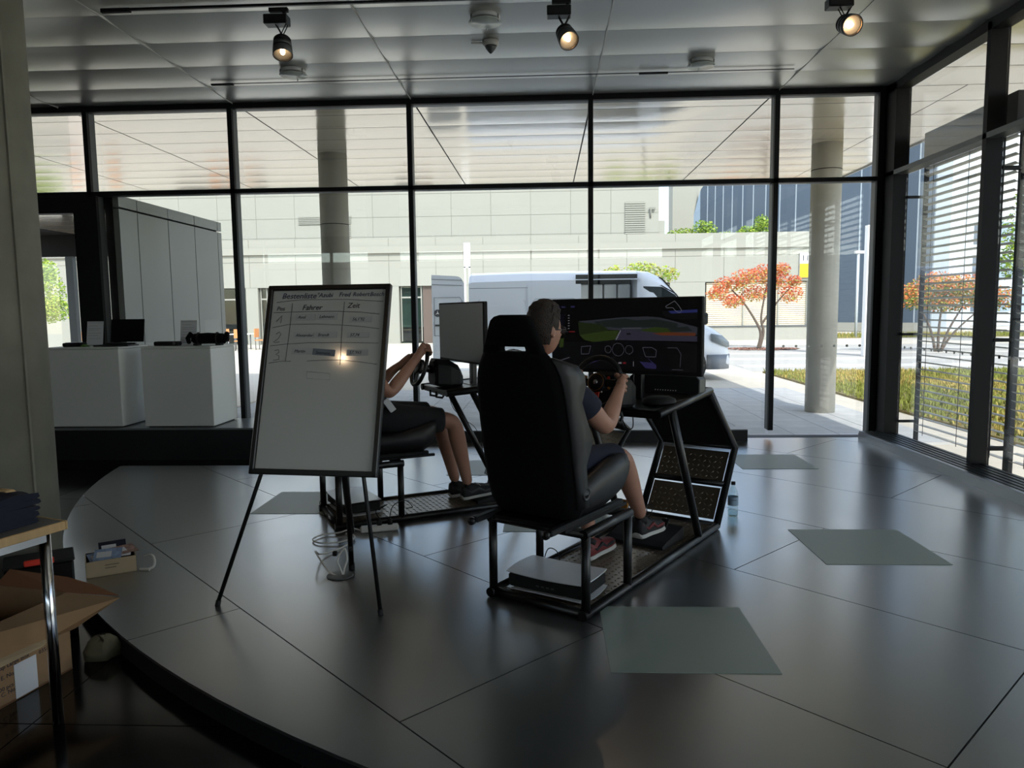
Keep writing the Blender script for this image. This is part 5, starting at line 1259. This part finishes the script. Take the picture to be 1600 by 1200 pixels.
BX(-.27, .0, -.12, .12, 0, 4.35).build('white_panel', M_signw, t); BX(.03, .32, -.16, .10, 0, 4.3).build('grey_panel', M_pale, t); BX(.05, .16, -.18, -.15, .9, 4.0).build('dark_inlay', M_frameg, t)
t = empty('info_pylon', (-3.30, 31.5, GZ), 0, 'slim white pylon between the van roof and white building', 'pylon')
BX(-.13, -.06, -.06, .06, 0, 3.55).build('post', M_signw, t); BX(.06, .13, -.06, .06, 0, 3.55).build('post', M_signw, t); BX(-.13, .13, -.06, .06, 3.5, 4.55).build('head_panel', M_signw, t)

# ---- delivery van
van = empty('delivery_van', (-1.76, 17.0, GZ), 0, 'white high-roof delivery van parked outside with open side and rear doors', 'van')
def vring(x, y0, y1, zb, zt, cr, ins):            # cross-section seen from behind, near side is y = 0
    w = y1-y0
    return [Vector((x, y, z)) for y, z in ((y0+.06, zb), (y1-.06, zb), (y1, zb+.1), (y1, zb+(zt-zb)*.45), (y1-ins*.6, zt-cr), (y1-ins-cr*.5, zt-cr*.25), (y1-ins-cr*1.4, zt), (y0+ins+cr*1.4, zt), (y0+ins+cr*.5, zt-cr*.25), (y0+ins*.6, zt-cr), (y0, zb+(zt-zb)*.45), (y0, zb+.1))]
MB().loft([vring(x, 0, 1.98, .38, z, .22, .10) for x, z in ((0.0, 2.50), (.06, 2.535), (1.3, 2.56), (2.46, 2.56))], sm=False).build('cargo_body', M_van, van)
ringB = [vring(x, 0, 1.98, .38, 2.555, .22, .10) for x in (2.46, 3.86)]
MB().loft(ringB, sm=False, caps=False, skip={(0, 9), (0, 10)}).build('door_bay', M_van, van)
BX(2.46, 3.86, .02, .06, 2.36, 2.46).build('door_rail', M_rubber, van)
BX(2.46, 3.86, 1.3, 1.36, .45, 2.4).build('inner_wall', M_rubber, van)
for k in range(4): BX(2.52+.33*k, 2.81+.33*k, .9, 1.28, .5, 2.26, .02).build('cupboard', M_counter, van)
cabp = [(3.86, 2.55, 0, .22, .10), (4.15, 2.52, 0, .22, .12), (4.45, 2.38, .0, .2, .16), (4.80, 2.03, .01, .16, .2), (5.15, 1.60, .02, .13, .16), (5.36, 1.33, .03, .12, .10), (5.62, 1.20, .06, .12, .08), (5.86, 1.05, .12, .14, .08), (5.98, .82, .2, .12, .06), (6.02, .62, .26, .06, .04)]
MB().loft([vring(x, ins0, 1.98-ins0, .38 if x < 5.3 else .30, z, cr, ins) for x, z, ins0, cr, ins in cabp]).build('cab', M_van, van)
MB().add([(4.46, .24, 2.36), (5.30, .14, 1.40), (5.30, 1.84, 1.40), (4.46, 1.74, 2.36), (4.40, .30, 2.40), (4.40, 1.68, 2.40)], [(0, 1, 2, 3), (0, 3, 5, 4)]).build('windscreen', M_vanglass, van)
MB().prism([(4.0, 1.42), (5.12, 1.42), (4.72, 1.98), (4.42, 2.16), (4.0, 2.18)], -.012, .012, axes((1, 0, 0), (0, 0, 1), (0, -1, 0)), (0, .065, 0)).build('side_window', M_vanglass, van)
MB().tube([(3.98, .05, 1.40), (5.16, .05, 1.40), (4.74, .085, 2.0), (4.42, .10, 2.19), (3.98, .10, 2.21)], .014, 5, closed=True).build('window_seal', M_rubber, van)
def outline(nm, pts, r=.008): MB().tube(pts, r, 5, closed=True).build(nm, M_vanline, van)
sd = MB().loft([[Vector((x, y, z)) for y, z in ((-.035, .46), (-.01, .46), (-.01, 1.35), (.05, 2.25), (.025, 2.25), (-.035, 1.35))] for x in (1.36, 2.58)], sm=False).build('sliding_door', M_van, van)
outline('door_seam', [(1.50, -.036, .95), (2.46, -.036, .95), (2.50, -.036, 1.0), (2.48, .005, 1.86), (2.42, .008, 1.92), (1.54, .008, 1.92), (1.48, .004, 1.86), (1.46, -.036, 1.0)])
outline('panel_seam', [(.22, -.002, .95), (1.26, -.002, .95), (1.30, -.002, 1.0), (1.30, .036, 1.86), (1.24, .042, 1.92), (.26, .042, 1.92), (.20, .036, 1.86), (.18, -.002, 1.0)])
MB().tube([(.02, .055, 2.18), (2.4, .055, 2.18)], .008, 5).build('gutter_line', M_vanline, van)
BX(.1, 5.2, -.03, 0, .58, .70, .01).build('side_rub_strip', M_vanline, van)
rd = MB().prism([(-.85, .48), (-.10, .48), (-.10, 2.30), (-.16, 2.41), (-.24, 2.46), (-.85, 2.50)], -.05, .0, axes((1, 0, 0), (0, 0, 1), (0, -1, 0)), (0, -.02, 0)).build('rear_door', M_van, van)
MB().tube([(-.80, -.024, 1.98), (-.2, -.024, 1.98), (-.15, -.024, 1.90), (-.15, -.024, 1.1), (-.80, -.024, 1.1)], .008, 5, closed=True).build('door_panel_seam', M_vanline, rd)
BX(-.78, -.55, -.06, -.02, 1.32, 1.36).build('door_handle', M_matblk, rd)
for z in (2.28, 2.40): MB().tube([(-.84, -.024, z), (-.14, -.024, z-.03)], .007, 5).build('door_rib', M_vanline, rd)
em = MB().lathe([(.085, 0), (.085, .02), (.07, .022), (.07, .008), (0, .008)], 24, (-.72, -.02, 1.62), axes((1, 0, 0), (0, 0, 1), (0, -1, 0))).build('round_emblem', M_ink, rd)
st = MB()
for a in (90, 210, 330): st.prism([(math.cos(R(a))*.066, math.sin(R(a))*.066), (math.cos(R(a+60))*.013, math.sin(R(a+60))*.013), (0, 0), (math.cos(R(a-60))*.013, math.sin(R(a-60))*.013)], .008, .016, axes((1, 0, 0), (0, 0, 1), (0, -1, 0)), (-.72, -.02, 1.62))
st.build('three_point_star', M_signw, rd)
for x in (1.02, 5.02):
    MX_ = axes((1, 0, 0), (0, 0, 1), (0, -1, 0))
    for yy in (.12, 1.86): 
        wl = MB().lathe([(.0, -.11), (.30, -.11), (.34, -.08), (.345, 0), (.34, .08), (.30, .105), (.21, .105), (.20, .08), (.0, .07)], 28, (x, yy, .345), MX_).build('wheel', M_rubber, van)
    MB().lathe([(.0, .085), (.05, .088), (.19, .082), (.20, .07)], 20, (x, .12, .345), MX_).build('hub_cap', M_alu, van)
    MB().lathe([(.40, .0), (.42, .012), (.39, .016), (.37, 0)], 28, (x, .012, .36), MX_, cap=False).build('wheel_arch', M_frame, van)
MB().loft([[Vector((x, y, z)) for y, z in ((yy+.02, .26), (1.98-yy-.02, .26), (1.98-yy, .40), (1.98-yy+.01, .60), (yy-.01, .60), (yy, .40))] for x, yy in ((5.46, .02), (5.7, .05), (5.88, .12), (6.0, .24), (6.06, .42), (6.07, .6))]).build('bumper', M_vanline, van)
MB().loft([[Vector((x, y, z)) for y, z in ((.03+d, z0), (.16+d, z0), (.18+d, z1), (.02+d, z1))] for x, d, z0, z1 in ((5.56, -.0, .92, 1.08), (5.80, .05, .82, 1.04), (5.985, .14, .76, .88))]).build('headlamp', M_lampg, van)
BX(5.30, 5.42, -.22, -.02, 1.30, 1.56, .03).build('wing_mirror', M_matblk, van)

# ---- café tables and chairs by the white building
def cafe_chair(x, y, rz, lab):
    t = empty('garden_chair', (x, y, GZ), rz, lab, 'chair', 'garden chairs on the plaza')
    BX(-.25, .25, -.25, .25, .42, .47).build('seat', M_orange, t); BX(-.25, .25, .22, .27, .58, .98).build('backrest', M_orange, t)
    for sx in (-1, 1):
        for sy in (-1, 1): MB().tube([(sx*.22, sy*.22, 0), (sx*.22, sy*.24, .95 if sy > 0 else .45)], .02, 6).build('leg', M_alu, t)
def cafe_table(x, y, lab):
    t = empty('garden_table', (x, y, GZ), 0, lab, 'table', 'garden tables on the plaza')
    BX(-.5, .5, -.4, .4, .70, .74).build('table_top', M_counter, t)
    for sx in (-1, 1): MB().tube([(sx*.35, 0, 0), (sx*.35, 0, .72)], .03, 6).build('leg', M_alu, t)
for k, (x, y, rz, lab) in enumerate(((-14.9, 33.5, 20, 'orange garden chair left of the mullion beside the rolled bag'), (-13.9, 33.0, 200, 'orange garden chair right of the mullion left of the flip chart'), (-13.2, 33.8, 90, 'orange garden chair next to the flip-chart edge outside'), (-19.6, 31, 160, 'orange garden chair outside the entrance door, left of its post'), (-18.4, 31.5, 30, 'orange garden chair outside the entrance door, right of its post'))): cafe_chair(x, y, R(rz), lab)
cafe_table(-14.3, 34.3, 'pale garden table outside, left of the flip chart'); cafe_table(-19.0, 32.2, 'pale garden table outside the entrance door')
